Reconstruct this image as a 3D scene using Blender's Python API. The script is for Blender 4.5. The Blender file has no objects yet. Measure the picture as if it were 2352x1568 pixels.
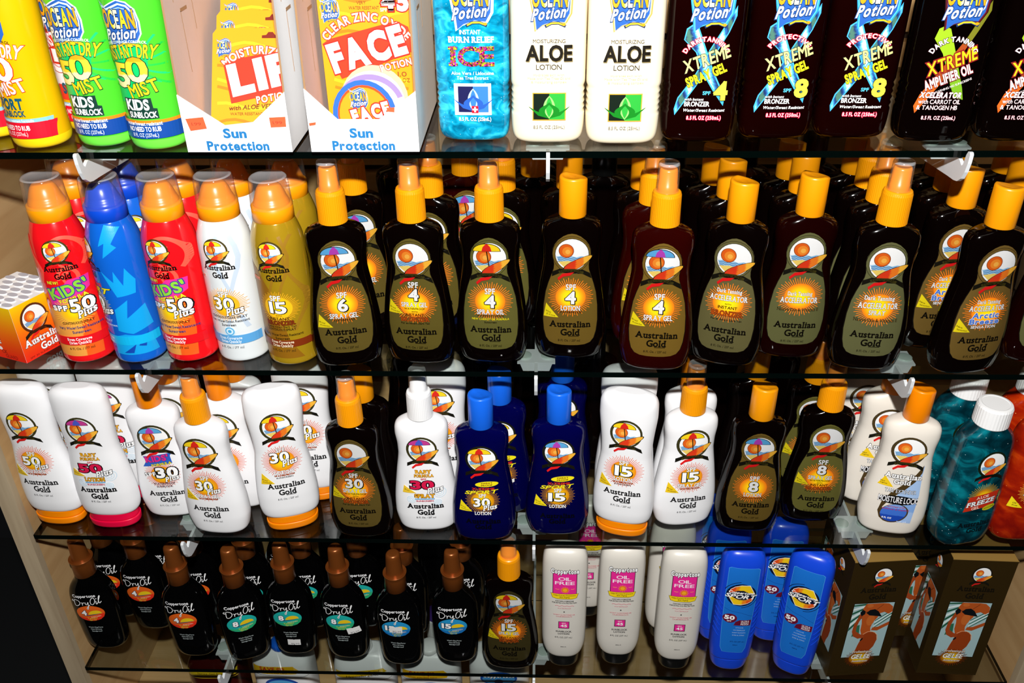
import bpy, math, random
from mathutils import Vector, Matrix
from mathutils.geometry import tessellate_polygon
random.seed(7)
sc = bpy.context.scene
COL = sc.collection
PI = math.pi

# ------------------------------------------------------------------ camera, world, light, exposure
CZ = 1.55
cam_d = bpy.data.cameras.new('camera'); cam = bpy.data.objects.new('camera', cam_d); COL.objects.link(cam)
cam_d.sensor_fit = 'HORIZONTAL'; cam_d.sensor_width = 36.0; cam_d.lens = 36.0 * 2071.6 / 2352.0
cam_d.clip_start = 0.02; cam_d.clip_end = 30
_r = Vector((0.99950202, 0.02902919, -0.01237026)); _u = Vector((-0.00459685, 0.52179022, 0.85306145)); _f = Vector((-0.03121836, 0.85257977, -0.52166382))
_u = (_u - _r * _u.dot(_r)).normalized()
_b = _r.cross(_u)
cam.matrix_world = Matrix(((_r.x, _u.x, _b.x, 0), (_r.y, _u.y, _b.y, 0), (_r.z, _u.z, _b.z, CZ), (0, 0, 0, 1)))
sc.camera = cam

world = bpy.data.worlds.new('world'); sc.world = world; world.use_nodes = True
world.node_tree.nodes['Background'].inputs[0].default_value = (0.9, 0.95, 1.0, 1)
world.node_tree.nodes['Background'].inputs[1].default_value = 0.004

fl = bpy.data.lights.new('camera_flash', 'POINT'); fl.energy = 75; fl.shadow_soft_size = 0.016; fl.color = (1.0, 0.985, 0.96)
flo = bpy.data.objects.new('camera_flash', fl); flo.location = (0.01, -0.02, CZ + 0.21); COL.objects.link(flo)
fl2 = bpy.data.lights.new('ceiling_light', 'AREA'); fl2.shape = 'RECTANGLE'; fl2.size = 1.2; fl2.size_y = 0.3; fl2.energy = 0.8; fl2.color = (1, 0.93, 0.82)
fo2 = bpy.data.objects.new('ceiling_light', fl2); fo2.location = (0.2, -0.5, 2.7); fo2.rotation_euler = (math.radians(20), 0, 0); COL.objects.link(fo2)

sc.view_settings.view_transform = 'Standard'; sc.view_settings.look = 'None'
sc.cycles.transparent_max_bounces = 24
sc.view_settings.gamma = 1.0; sc.view_settings.exposure = 0.0; sc.view_settings.use_curve_mapping = False

# ------------------------------------------------------------------ materials
def lin(c):
    if isinstance(c, str):
        c = c.lstrip('#'); c = [int(c[i:i+2], 16) / 255 for i in (0, 2, 4)]
    return tuple((x / 12.92 if x <= 0.04045 else ((x + 0.055) / 1.055) ** 2.4) for x in c[:3])
MATS = {}
def setin(bs, name, v):
    if name in bs.inputs: bs.inputs[name].default_value = v
def plastic(name, col, rough=0.3, metal=0.0, spec=0.5, coat=0.0, bump=0.0, bscale=60, sub=0.0, var=0.0, vscale=8):
    m = bpy.data.materials.new(name); m.use_nodes = True; nt = m.node_tree; bs = nt.nodes['Principled BSDF']
    c = lin(col) if isinstance(col, str) else col
    bs.inputs['Base Color'].default_value = (*c, 1); bs.inputs['Roughness'].default_value = rough
    bs.inputs['Metallic'].default_value = metal; setin(bs, 'Specular IOR Level', spec); setin(bs, 'Coat Weight', coat); setin(bs, 'Coat Roughness', 0.05)
    if sub: setin(bs, 'Subsurface Weight', sub); setin(bs, 'Subsurface Radius', (0.004, 0.003, 0.002))
    tc = nt.nodes.new('ShaderNodeTexCoord')
    if var:
        no = nt.nodes.new('ShaderNodeTexNoise'); no.inputs['Scale'].default_value = vscale; no.inputs['Detail'].default_value = 4
        mx = nt.nodes.new('ShaderNodeMix'); mx.data_type = 'RGBA'; mx.inputs[6].default_value = (*c, 1); mx.inputs[7].default_value = (*[x * (1 - var) for x in c], 1)
        nt.links.new(tc.outputs['Object'], no.inputs['Vector']); nt.links.new(no.outputs['Fac'], mx.inputs[0]); nt.links.new(mx.outputs[2], bs.inputs['Base Color'])
    if bump:
        no = nt.nodes.new('ShaderNodeTexNoise'); no.inputs['Scale'].default_value = bscale; no.inputs['Detail'].default_value = 3
        bp = nt.nodes.new('ShaderNodeBump'); bp.inputs['Strength'].default_value = bump; bp.inputs['Distance'].default_value = 0.001
        nt.links.new(tc.outputs['Object'], no.inputs['Vector']); nt.links.new(no.outputs['Fac'], bp.inputs['Height']); nt.links.new(bp.outputs['Normal'], bs.inputs['Normal'])
    MATS[name] = m; return m
plastic('white_plastic', '#f4f4f6', 0.34, bump=0.05, bscale=40)
plastic('cream_plastic', '#f3e6c8', 0.36, bump=0.05, bscale=40)
plastic('pearl_plastic', '#ddd8ce', 0.33, coat=0.3)
plastic('moisture_plastic', '#ece4d8', 0.3)
plastic('amber_dark', (0.0014, 0.0004, 0.0003), 0.07, spec=0.5, bump=0.03, bscale=30)
plastic('amber_red', (0.024, 0.0008, 0.0004), 0.07, spec=0.5, bump=0.03, bscale=30, var=0.6, vscale=14)
plastic('amber_mid', (0.009, 0.0005, 0.0003), 0.07, spec=0.5, bump=0.03, bscale=30, var=0.8, vscale=10)
plastic('black_plastic', (0.0008, 0.0008, 0.0009), 0.09, spec=0.45, bump=0.03, bscale=30)
plastic('black_cap', (0.004, 0.004, 0.004), 0.25)
plastic('navy_plastic', (0.0008, 0.0008, 0.068), 0.08, spec=0.5, bump=0.03, bscale=30, var=0.7, vscale=12)
plastic('orange_cap', '#f49a06', 0.32, bump=0.04, bscale=200)
plastic('orange_deep', '#f58c0a', 0.3, bump=0.04, bscale=200)
plastic('orange_tottle', '#fb8a00', 0.33)
plastic('pink_cap', '#e8063f', 0.33)
plastic('blue_cap', '#1767e6', 0.28)
plastic('white_cap', '#f5f5f5', 0.35)
plastic('bronze_cap', '#8a4a1c', 0.32, metal=0.55, spec=0.5)
plastic('purple_cap', '#452a78', 0.35)
plastic('sport_blue', '#1447d8', 0.3, coat=0.2)
plastic('can_red', '#f3141c', 0.16, coat=0.5)
plastic('can_blue', '#0f62d0', 0.16, coat=0.5)
plastic('can_blue_ring', '#0a45c8', 0.28)
plastic('can_white', '#e2e8ea', 0.16, coat=0.5)
plastic('can_gold', '#b28f1a', 0.16, metal=0.25, coat=0.5)
plastic('kids_green', '#50cc30', 0.25, coat=0.3)
plastic('kids_base', '#74f04a', 0.3)
plastic('sport_yellow', '#f4b806', 0.25, coat=0.3)
plastic('sport_base', '#ffd814', 0.3)
plastic('steel_ring', '#9a9aa0', 0.3, metal=0.9)
plastic('white_metal', '#dfe3e6', 0.35, metal=0.1, spec=0.6)
plastic('rubber_pad', '#b4c2bc', 0.35)
plastic('card_white', '#efeeee', 0.75, bump=0.15, bscale=90)
plastic('card_inside', '#cdb7ac', 0.85, bump=0.2, bscale=90)
plastic('card_kraft', '#a07a55', 0.9)
plastic('box_bronze', '#392a10', 0.26, metal=0.3)
plastic('box_bronze_light', '#b08a48', 0.26, metal=0.3)
plastic('groove_dark', '#33261a', 0.9)
plastic('tray_white', '#f2f2f4', 0.4)
plastic('tray_grey', '#bcbcc6', 0.5)
plastic('maroon_plastic', '#3a0806', 0.2, spec=0.5)
plastic('carpet', '#04070a', 0.95, bump=0.6, bscale=400)

def ink(name, rough, metal=0.0, spec=0.5, coat=0.0):
    m = bpy.data.materials.new(name); m.use_nodes = True; nt = m.node_tree; bs = nt.nodes['Principled BSDF']
    at = nt.nodes.new('ShaderNodeAttribute'); at.attribute_name = 'Col'
    nt.links.new(at.outputs['Color'], bs.inputs['Base Color'])
    bs.inputs['Roughness'].default_value = rough; bs.inputs['Metallic'].default_value = metal; setin(bs, 'Specular IOR Level', spec)
    setin(bs, 'Coat Weight', coat); setin(bs, 'Coat Roughness', 0.08)
    MATS[name] = m
ink('printed_ink', 0.34); ink('printed_foil', 0.3, 0.35); ink('printed_card', 0.42)

def holo(name):
    m = bpy.data.materials.new(name); m.use_nodes = True; nt = m.node_tree; bs = nt.nodes['Principled BSDF']
    tc = nt.nodes.new('ShaderNodeTexCoord'); vo = nt.nodes.new('ShaderNodeTexVoronoi'); vo.inputs['Scale'].default_value = 900
    hs = nt.nodes.new('ShaderNodeHueSaturation'); hs.inputs['Color'].default_value = (*lin('#c02a4a'), 1)
    mp = nt.nodes.new('ShaderNodeMapRange'); mp.inputs[3].default_value = 0.3; mp.inputs[4].default_value = 0.75
    sp = nt.nodes.new('ShaderNodeSeparateColor')
    nt.links.new(tc.outputs['Object'], vo.inputs['Vector']); nt.links.new(vo.outputs['Color'], sp.inputs[0]); nt.links.new(sp.outputs[0], mp.inputs[0])
    nt.links.new(mp.outputs[0], hs.inputs['Hue'])
    m2 = nt.nodes.new('ShaderNodeMath'); m2.operation = 'MULTIPLY'; m2.inputs[1].default_value = 1.6
    nt.links.new(sp.outputs[1], m2.inputs[0]); nt.links.new(m2.outputs[0], hs.inputs['Value'])
    nt.links.new(hs.outputs[0], bs.inputs['Base Color']); bs.inputs['Roughness'].default_value = 0.3; bs.inputs['Metallic'].default_value = 0.3
    MATS[name] = m
holo('hologram_ink')

def clear(name, tint, gloss=0.06, rough=0.05, haze=0.0):
    m = bpy.data.materials.new(name); m.use_nodes = True; nt = m.node_tree; nt.nodes.clear()
    out = nt.nodes.new('ShaderNodeOutputMaterial'); tr = nt.nodes.new('ShaderNodeBsdfTransparent'); tr.inputs[0].default_value = (*tint, 1)
    gl = nt.nodes.new('ShaderNodeBsdfGlossy'); gl.inputs['Roughness'].default_value = rough
    df = nt.nodes.new('ShaderNodeBsdfDiffuse'); df.inputs[0].default_value = (0.8, 0.8, 0.82, 1)
    fr = nt.nodes.new('ShaderNodeFresnel'); ge = nt.nodes.new('ShaderNodeNewGeometry')
    io = nt.nodes.new('ShaderNodeMapRange'); io.inputs[3].default_value = 1.45; io.inputs[4].default_value = 1 / 1.45   # a thin sheet: no total reflection on leaving
    nt.links.new(ge.outputs['Backfacing'], io.inputs[0]); nt.links.new(io.outputs[0], fr.inputs[0])
    ma = nt.nodes.new('ShaderNodeMath'); ma.operation = 'ADD'; ma.inputs[1].default_value = gloss - 0.03; ma.use_clamp = True
    mx = nt.nodes.new('ShaderNodeMixShader'); mh = nt.nodes.new('ShaderNodeMixShader'); mh.inputs[0].default_value = haze
    nt.links.new(fr.outputs[0], ma.inputs[0]); nt.links.new(tr.outputs[0], mh.inputs[1]); nt.links.new(df.outputs[0], mh.inputs[2])
    nt.links.new(ma.outputs[0], mx.inputs[0]); nt.links.new(mh.outputs[0], mx.inputs[1]); nt.links.new(gl.outputs[0], mx.inputs[2])
    nt.links.new(mx.outputs[0], out.inputs[0]); MATS[name] = m
clear('shelf_glass', (0.80, 0.825, 0.81), 0.032, 0.012)
clear('clear_overcap', (0.985, 0.985, 0.985), 0.045, 0.06, 0.035)
clear('overcap_top', (0.93, 0.93, 0.94), 0.06, 0.12, 0.30)
plastic('glass_edge', (0.0004, 0.002, 0.0016), 0.06, spec=0.5)

def gel(name, c1, c2, c3, scale=90, trans=0.25):
    m = bpy.data.materials.new(name); m.use_nodes = True; nt = m.node_tree; bs = nt.nodes['Principled BSDF']
    tc = nt.nodes.new('ShaderNodeTexCoord'); mpg = nt.nodes.new('ShaderNodeMapping'); mpg.inputs['Scale'].default_value = (1, 1, 1.5)
    no = nt.nodes.new('ShaderNodeTexNoise'); no.inputs['Scale'].default_value = scale; no.inputs['Detail'].default_value = 6; no.inputs['Distortion'].default_value = 1.2
    cr = nt.nodes.new('ShaderNodeValToRGB'); e = cr.color_ramp.elements
    e[0].position = 0.36; e[0].color = (*lin(c1), 1); e[1].position = 0.7; e[1].color = (*lin(c3), 1); k = e.new(0.52); k.color = (*lin(c2), 1)
    vo = nt.nodes.new('ShaderNodeTexVoronoi'); vo.inputs['Scale'].default_value = scale * 4
    th = nt.nodes.new('ShaderNodeMath'); th.operation = 'LESS_THAN'; th.inputs[1].default_value = 0.07
    mx = nt.nodes.new('ShaderNodeMix'); mx.data_type = 'RGBA'; mx.inputs[7].default_value = (*(lin('#dffaff') if c1 != '#8e1206' else lin('#ff9a50')), 1)
    L = nt.links
    L.new(tc.outputs['Object'], mpg.inputs[0]); L.new(mpg.outputs[0], no.inputs['Vector']); L.new(mpg.outputs[0], vo.inputs['Vector'])
    L.new(no.outputs['Fac'], cr.inputs[0]); L.new(vo.outputs['Distance'], th.inputs[0]); L.new(th.outputs[0], mx.inputs[0]); L.new(cr.outputs[0], mx.inputs[6]); L.new(mx.outputs[2], bs.inputs['Base Color'])
    bp = nt.nodes.new('ShaderNodeBump'); bp.inputs['Strength'].default_value = 0.35; bp.inputs['Distance'].default_value = 0.002
    L.new(no.outputs['Fac'], bp.inputs['Height']); L.new(bp.outputs[0], bs.inputs['Normal'])
    bs.inputs['Roughness'].default_value = 0.12; setin(bs, 'Transmission Weight', trans); setin(bs, 'Coat Weight', 0.6); setin(bs, 'Coat Roughness', 0.04)
    MATS[name] = m
gel('ice_gel', '#04688c', '#0c9cc4', '#3fd4f0', 60, 0.0)
gel('freeze_gel', '#012a34', '#034a58', '#0d98a8', 34, 0.3)
gel('orange_gel', '#8e1206', '#b02206', '#e04a0c', 26, 0.2)

def wood(name, c1, c2, axis='x', shade=1.0):
    m = bpy.data.materials.new(name); m.use_nodes = True; nt = m.node_tree; bs = nt.nodes['Principled BSDF']
    tc = nt.nodes.new('ShaderNodeTexCoord'); mp = nt.nodes.new('ShaderNodeMapping')
    mp.inputs['Scale'].default_value = {'x': (3, 30, 40), 'z': (40, 30, 3), 'y': (40, 3, 30)}[axis]
    no = nt.nodes.new('ShaderNodeTexNoise'); no.inputs['Scale'].default_value = 1.6; no.inputs['Detail'].default_value = 8; no.inputs['Distortion'].default_value = 0.5
    cr = nt.nodes.new('ShaderNodeValToRGB'); e = cr.color_ramp.elements
    e[0].position = 0.3; e[0].color = (*lin(c1), 1); e[1].position = 0.72; e[1].color = (*lin(c2), 1)
    L = nt.links; L.new(tc.outputs['Object'], mp.inputs[0]); L.new(mp.outputs[0], no.inputs['Vector']); L.new(no.outputs['Fac'], cr.inputs[0]); L.new(cr.outputs[0], bs.inputs['Base Color'])
    bs.inputs['Roughness'].default_value = 0.42; MATS[name] = m
wood('maple_back', '#b8935f', '#cdaa78', 'x')
wood('maple_side', '#b58f60', '#c9a676', 'y')
wood('maple_edge', '#a08d72', '#bba98c', 'z')

# ------------------------------------------------------------------ mesh helpers
def mesh_from(name, verts, faces, mats, fmat=None, smooth=None, cols=None):
    me = bpy.data.meshes.new(name); me.from_pydata(verts, [], faces)
    for mt in mats: me.materials.append(MATS[mt])
    if fmat: me.polygons.foreach_set('material_index', fmat)
    if smooth is True: me.polygons.foreach_set('use_smooth', [True] * len(faces))
    elif smooth: me.polygons.foreach_set('use_smooth', smooth)
    if cols:
        a = me.color_attributes.new('Col', 'FLOAT_COLOR', 'POINT')
        a.data.foreach_set('color', [x for c in cols for x in (c[0], c[1], c[2], 1.0)])
    me.validate(); me.update(); return me

class MB:
    def __init__(s): s.v = []; s.f = []; s.m = []; s.mats = []; s.s = []
    def mi(s, mat):
        if mat not in s.mats: s.mats.append(mat)
        return s.mats.index(mat)
    def add(s, vs, fs, mat, sm=False):
        o = len(s.v); s.v += [tuple(v) for v in vs]; k = s.mi(mat)
        for f in fs: s.f.append(tuple(i + o for i in f)); s.m.append(k); s.s.append(sm)
    def box(s, x0, x1, y0, y1, z0, z1, mat, edge=None):
        vs = [(x0,y0,z0),(x1,y0,z0),(x1,y1,z0),(x0,y1,z0),(x0,y0,z1),(x1,y0,z1),(x1,y1,z1),(x0,y1,z1)]
        s.add(vs, [(0,3,2,1),(4,5,6,7)], mat)
        s.add(vs, [(0,1,5,4),(1,2,6,5),(2,3,7,6),(3,0,4,7)], edge or mat)
    def prism(s, pts, y0, y1, mat, axis='y'):
        # pts polygon in (p, q); extruded along axis
        n = len(pts)
        def P(p, q, t): return {'y': (p, t, q), 'x': (t, p, q), 'z': (p, q, t)}[axis]
        vs = [P(p, q, y0) for p, q in pts] + [P(p, q, y1) for p, q in pts]
        fs = [(i, (i+1) % n, n + (i+1) % n, n + i) for i in range(n)]
        for t in tessellate_polygon([[Vector((p, q, 0)) for p, q in pts]]):
            fs.append(tuple(t)); fs.append(tuple(n + i for i in reversed(t)))
        s.add(vs, fs, mat)
    def build(s, name): return mesh_from(name, s.v, s.f, s.mats, s.m, s.s)

def interp(prof, z, k):
    if z <= prof[0][0]: return prof[0][k]
    for i in range(len(prof) - 1):
        z0, z1 = prof[i][0], prof[i+1][0]
        if z <= z1:
            t = (z - z0) / (z1 - z0)
            p0, p1 = prof[i][k], prof[i+1][k]
            d0 = (prof[i+1][k] - prof[max(i-1,0)][k]) / max(1e-9, prof[i+1][0] - prof[max(i-1,0)][0])
            d1 = (prof[min(i+2,len(prof)-1)][k] - p0) / max(1e-9, prof[min(i+2,len(prof)-1)][0] - z0)
            sl = (p1 - p0) / (z1 - z0)
            # limit the slopes so that the curve never overshoots
            d0 = 0 if d0 * sl <= 0 else math.copysign(min(abs(d0), 2.5 * abs(sl)), sl)
            d1 = 0 if d1 * sl <= 0 else math.copysign(min(abs(d1), 2.5 * abs(sl)), sl)
            h = z1 - z0; t2 = t*t; t3 = t2*t
            return (2*t3-3*t2+1)*p0 + (t3-2*t2+t)*h*d0 + (-2*t3+3*t2)*p1 + (t3-t2)*h*d1
    return prof[-1][k]

class Body:
    """a lofted bottle; the profile is in millimetres: (height, half width, half depth)"""
    def __init__(s, prof, n=2.5, N=48, step=2.5, ribs=None):
        s.prof = prof; s.n = n; s.N = N; s.ribs = ribs
        zs = set()
        for i in range(len(prof) - 1):
            z0, z1 = prof[i][0], prof[i+1][0]; k = max(1, int(math.ceil((z1 - z0) / step)))
            for j in range(k): zs.add(round(z0 + (z1 - z0) * j / k, 4))
        zs.add(prof[-1][0]); s.zs = sorted(zs)
    def ab(s, z): return interp(s.prof, z, 1), interp(s.prof, z, 2)
    def mesh(s, name, mat, zmats=None, top=True):
        V = []; F = []; M = []; mats = [mat] + ([m for _, _, m in zmats] if zmats else [])
        for z in s.zs:
            a, b = s.ab(z)
            for i in range(s.N):
                t = 2 * PI * i / s.N; c, q = math.cos(t), math.sin(t)
                x = math.copysign(abs(c) ** (2 / s.n), c) * a; y = math.copysign(abs(q) ** (2 / s.n), q) * b
                if s.ribs and s.ribs[0] < z < s.ribs[1]:
                    k = 1 + s.ribs[2] * (1 if i % 2 else 0); x *= k; y *= k
                V.append((x / 1000, y / 1000, z / 1000))
        n = s.N
        for r in range(len(s.zs) - 1):
            zm = (s.zs[r] + s.zs[r+1]) / 2; k = 0
            if zmats:
                for j, (z0, z1, _) in enumerate(zmats):
                    if z0 <= zm <= z1: k = j + 1
            for i in range(n):
                F.append((r*n + i, r*n + (i+1) % n, (r+1)*n + (i+1) % n, (r+1)*n + i)); M.append(k)
        F.append(tuple(reversed(range(n)))); M.append(0)
        sm = [True] * (len(F) - 1) + [False]
        if top: F.append(tuple((len(s.zs)-1)*n + i for i in range(n))); M.append(0); sm.append(False)
        return mesh_from(name, V, F, mats, M, sm)
    def front(s, x, z, e):
        a, b = s.ab(z); q = max(-0.9995, min(0.9995, x / a))
        r = 1 - abs(q) ** s.n; y = -b * r ** (1 / s.n)
        nx = math.copysign(abs(q) ** (s.n - 1), q) / a; ny = -((-y / b) ** (s.n - 1)) / b
        l = math.hypot(nx, ny) or 1
        return ((x + nx / l * e) / 1000, (y + ny / l * e) / 1000, z / 1000)

class Shift:
    def __init__(s, base, dz): s.base = base; s.dz = dz
    def front(s, x, z, e): return s.base.front(x, z + s.dz, e)
class Plane:
    def __init__(s, y=0): s.y = y
    def front(s, x, z, e): return (x / 1000, (s.y - e) / 1000, z / 1000)

def lathe(name, prof, mat, N=32, ribs=None, top=True, zmats=None, sharp=True):
    """straight segments, millimetres: (height, radius)"""
    V = []; F = []; M = []; n = N; sm = []
    mats = [mat] + ([m for _, _, m in zmats] if zmats else [])
    for z, r in prof:
        for i in range(n):
            t = 2 * PI * i / n; rr = r
            if ribs and ribs[0] <= z <= ribs[1] and i % 2: rr = r - ribs[2]
            V.append((rr * math.cos(t) / 1000, rr * math.sin(t) / 1000, z / 1000))
    for k in range(len(prof) - 1):
        zm = (prof[k][0] + prof[k+1][0]) / 2; mi = 0
        if zmats:
            for j, (z0, z1, _) in enumerate(zmats):
                if z0 <= zm <= z1: mi = j + 1
        for i in range(n): F.append((k*n+i, k*n+(i+1)%n, (k+1)*n+(i+1)%n, (k+1)*n+i)); M.append(mi); sm.append(not ribs)
    if top: F.append(tuple((len(prof)-1)*n + i for i in range(n))); M.append(M[-1]); sm.append(False)
    me = mesh_from(name, V, F, mats, M, sm)
    return me

# ------------------------------------------------------------------ glyphs (built-in font, turned into flat triangles once per letter)
GL = {}
def glyph(ch, off):
    key = (ch, off)
    if key in GL: return GL[key]
    if off > 0 and ch in 'MWN4':
        # sharp letters are thickened by an even ribbon along their outline
        V, F, be = glyph(ch, 0); V = list(V); F = list(F)
        for (x0, y0), (x1, y1) in be:
            dx, dy = x1 - x0, y1 - y0; l = math.hypot(dx, dy)
            if l < 1e-6: continue
            dx, dy = dx / l * off, dy / l * off; n = len(V)
            V += [(x0 - dx - dy, y0 - dy + dx), (x0 - dx + dy, y0 - dy - dx), (x1 + dx + dy, y1 + dy - dx), (x1 + dx - dy, y1 + dy + dx)]
            F += [(n, n+1, n+2), (n, n+2, n+3)]
        GL[key] = (V, F, be); return GL[key]
    cu = bpy.data.curves.new('g', 'FONT'); cu.body = ch; cu.size = 1; cu.offset = off; cu.resolution_u = 3; cu.fill_mode = 'BOTH'
    ob = bpy.data.objects.new('g', cu); COL.objects.link(ob)
    dg = bpy.context.evaluated_depsgraph_get(); me = ob.evaluated_get(dg).to_mesh()
    V = [(v.co.x, v.co.y) for v in me.vertices]; F = []
    cnt = {}
    for p in me.polygons:
        vs = list(p.vertices)
        for i in range(len(vs)):
            e = (min(vs[i], vs[i-1]), max(vs[i], vs[i-1])); cnt[e] = cnt.get(e, 0) + 1
        for i in range(1, len(vs) - 1): F.append((vs[0], vs[i], vs[i+1]))
    be = [(V[a], V[b]) for (a, b), c in cnt.items() if c == 1]
    ob.to_mesh_clear(); bpy.data.objects.remove(ob); bpy.data.curves.remove(cu)
    GL[key] = (V, F, be); return GL[key]
CAP = max(v[1] for v in glyph('H', 0)[0]); XH = max(v[1] for v in glyph('x', 0)[0])
TOPS = set('BDEFHIKLMNPRTUVWXYilrnmpkbdhuvwxj')
def serifs(ch, off):
    """little slabs on the stem ends of a letter"""
    V, F, be = glyph(ch, 0); out = []
    lv = [0.0] + ([CAP, XH, 0.76] if ch in TOPS else [])
    for (x0, y0), (x1, y1) in be:
        if abs(y0 - y1) < 0.004 and 0.05 < abs(x1 - x0) < 0.2:
            for L in lv:
                if abs(y0 - L) < 0.03:
                    a, b = min(x0, x1) - 0.06 - off, max(x0, x1) + 0.06 + off
                    t = 0.055 + off
                    out.append((a, b, y0 - off * 0.6, y0 + t) if L == 0 else (a, b, y0 - t, y0 + off * 0.6))
    return out

class Label:
    """flat print laid on a surface: everything is triangles with a colour each"""
    def __init__(s, surf, mat='printed_ink', L=2.3):
        s.surf = surf; s.V = []; s.F = []; s.C = []; s.M = []; s.mats = [mat]; s.e = 0.10; s.L = L; s.sx = 1.0; s.dx = 0.0; s.clip = None
    def tris(s, P, T, col, mat=None, e=None):
        # refine long edges, then map to the surface
        P = list(P); T = [tuple(t) for t in T]; L2 = s.L ** 2
        for _ in range(6):
            mid = {}; out = []; ch = False
            def d2(a, b): return (P[a][0]-P[b][0])**2 + (P[a][1]-P[b][1])**2
            def mp(a, b):
                k = (a, b) if a < b else (b, a)
                if k not in mid: mid[k] = len(P); P.append(((P[a][0]+P[b][0])/2, (P[a][1]+P[b][1])/2))
                return mid[k]
            for a, b, c in T:
                l = (d2(a, b), d2(b, c), d2(c, a)); k = [q > L2 for q in l]
                if not any(k): out.append((a, b, c)); continue
                ch = True
                if all(k): m1, m2, m3 = mp(a, b), mp(b, c), mp(c, a); out += [(a, m1, m3), (m1, b, m2), (m3, m2, c), (m1, m2, m3)]
                else:
                    while not (k[0] and not k[2]): a, b, c = b, c, a; k = [k[1], k[2], k[0]]
                    m1 = mp(a, b)
                    if k[1]: m2 = mp(b, c); out += [(a, m1, m2), (m1, b, m2), (a, m2, c)]
                    else: out += [(a, m1, c), (m1, b, c)]
            T = out
            if not ch: break
        o = len(s.V); e = s.e if e is None else e
        for x, z in P:
            s.V.append(s.surf.front(x * s.sx + s.dx, z, e))
            s.C.append(lin(col(x, z)) if callable(col) else col if not isinstance(col, str) else lin(col))
        if mat and mat not in s.mats: s.mats.append(mat)
        k = s.mats.index(mat) if mat else 0
        for t in T: s.F.append((t[0]+o, t[1]+o, t[2]+o)); s.M.append(k)
    def up(s, d=0.07): s.e += d
    def poly(s, pts, col, mat=None):
        T = tessellate_polygon([[Vector((p[0], p[1], 0)) for p in pts]])
        fix = []
        for a, b, c in T:
            ar = (pts[b][0]-pts[a][0])*(pts[c][1]-pts[a][1]) - (pts[b][1]-pts[a][1])*(pts[c][0]-pts[a][0])
            if abs(ar) < 1e-9: continue
            fix.append((a, b, c) if ar > 0 else (a, c, b))
        s.tris(pts, fix, col if isinstance(col, str) is False else lin(col), mat); s.up(0.036)
    def disc(s, x, z, rx, rz, col, mat=None, n=28, rot=0):
        c, q = math.cos(rot), math.sin(rot)
        s.poly([(x + rx*math.cos(t)*c - rz*math.sin(t)*q, z + rx*math.cos(t)*q + rz*math.sin(t)*c) for t in [2*PI*i/n for i in range(n)]], col, mat)
    def ring(s, x, z, rx, rz, w, col, a0=0, a1=360, n=36):
        P = []; T = []
        for i in range(n + 1):
            t = math.radians(a0 + (a1 - a0) * i / n)
            P += [(x + rx*math.cos(t), z + rz*math.sin(t)), (x + (rx-w)*math.cos(t), z + (rz-w)*math.sin(t))]
        for i in range(n): k = 2*i; T += [(k, k+2, k+1), (k+1, k+2, k+3)]
        s.tris(P, T, lin(col)); s.up(0.05)
    def rect(s, x0, x1, z0, z1, col, mat=None): s.poly([(x0, z0), (x1, z0), (x1, z1), (x0, z1)], col, mat)
    def stroke(s, pts, w, col, up=True):
        P = []; T = []
        for i, (x, z) in enumerate(pts):
            a = pts[max(0, i-1)]; b = pts[min(len(pts)-1, i+1)]
            dx, dz = b[0]-a[0], b[1]-a[1]; l = math.hypot(dx, dz) or 1
            P += [(x - dz/l*w/2, z + dx/l*w/2), (x + dz/l*w/2, z - dx/l*w/2)]
        for i in range(len(pts)-1): k = 2*i; T += [(k, k+1, k+2), (k+1, k+3, k+2)]
        s.tris(P, T, lin(col))
        if up: s.up(0.04)
    def text(s, t, x, z, h, w=None, col='#ffffff', bold=0.012, serif=False, out=None, rot=0, slant=0, arc=None, mat=None, gap=0.07, shadow=None, lift=0.0):
        e0 = s.e; s.e += lift
        cur = 0; lay = []; gap = (gap - 0.015 if not serif else 0.025) + 1.7 * bold + (out[1] * (0.9 if not serif else 0.4) if out else 0)
        for ch in t:
            if ch == ' ': cur += 0.26; continue
            V, F, be = glyph(ch, 0)
            if not V: continue
            x0 = min(v[0] for v in V); x1 = max(v[0] for v in V); ex = 0
            if serif:
                for a, b, _, _ in serifs(ch, 0): x0 = min(x0, a); x1 = max(x1, b)
            lay.append((ch, cur - x0 + ex)); cur += x1 - x0 + gap + 2 * ex
        tot = max(0.01, cur - gap); k = h / CAP; kx = k if w is None else w / tot
        cr, sr = math.cos(math.radians(rot)), math.sin(math.radians(rot))
        def put(off, c, ddx=0, ddz=0):
            for ch, px in lay:
                V, F, be = glyph(ch, off)
                sl = serifs(ch, off) if serif else []
                PV = list(V); PF = list(F)
                for a, b, z0, z1 in sl:
                    o = len(PV); PV += [(a, z0), (b, z0), (b, z1), (a, z1)]; PF += [(o, o+1, o+2), (o, o+2, o+3)]
                Q = []
                for vx, vy in PV:
                    X = (vx + px - tot/2) * kx; Z = vy * k - h/2
                    if arc:
                        th = X / arc; X, Z = (arc + Z) * math.sin(th), (arc + Z) * math.cos(th) - arc
                    X += Z * slant
                    Q.append((x + ddx + X*cr - Z*sr, z + ddz + X*sr + Z*cr))
                s.tris(Q, PF, c if callable(c) else lin(c), mat)
            s.up(0.065)
        if shadow: put(bold + 0.01, shadow[0], shadow[1], -shadow[1])
        if out: put(round(bold + out[1], 3), out[0])
        put(bold, col); s.e = e0 + (0.045 if out or shadow else 0.015)
    def mesh(s, name): return mesh_from(name, s.V, s.F, s.mats, s.M, None, s.C)

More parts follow.
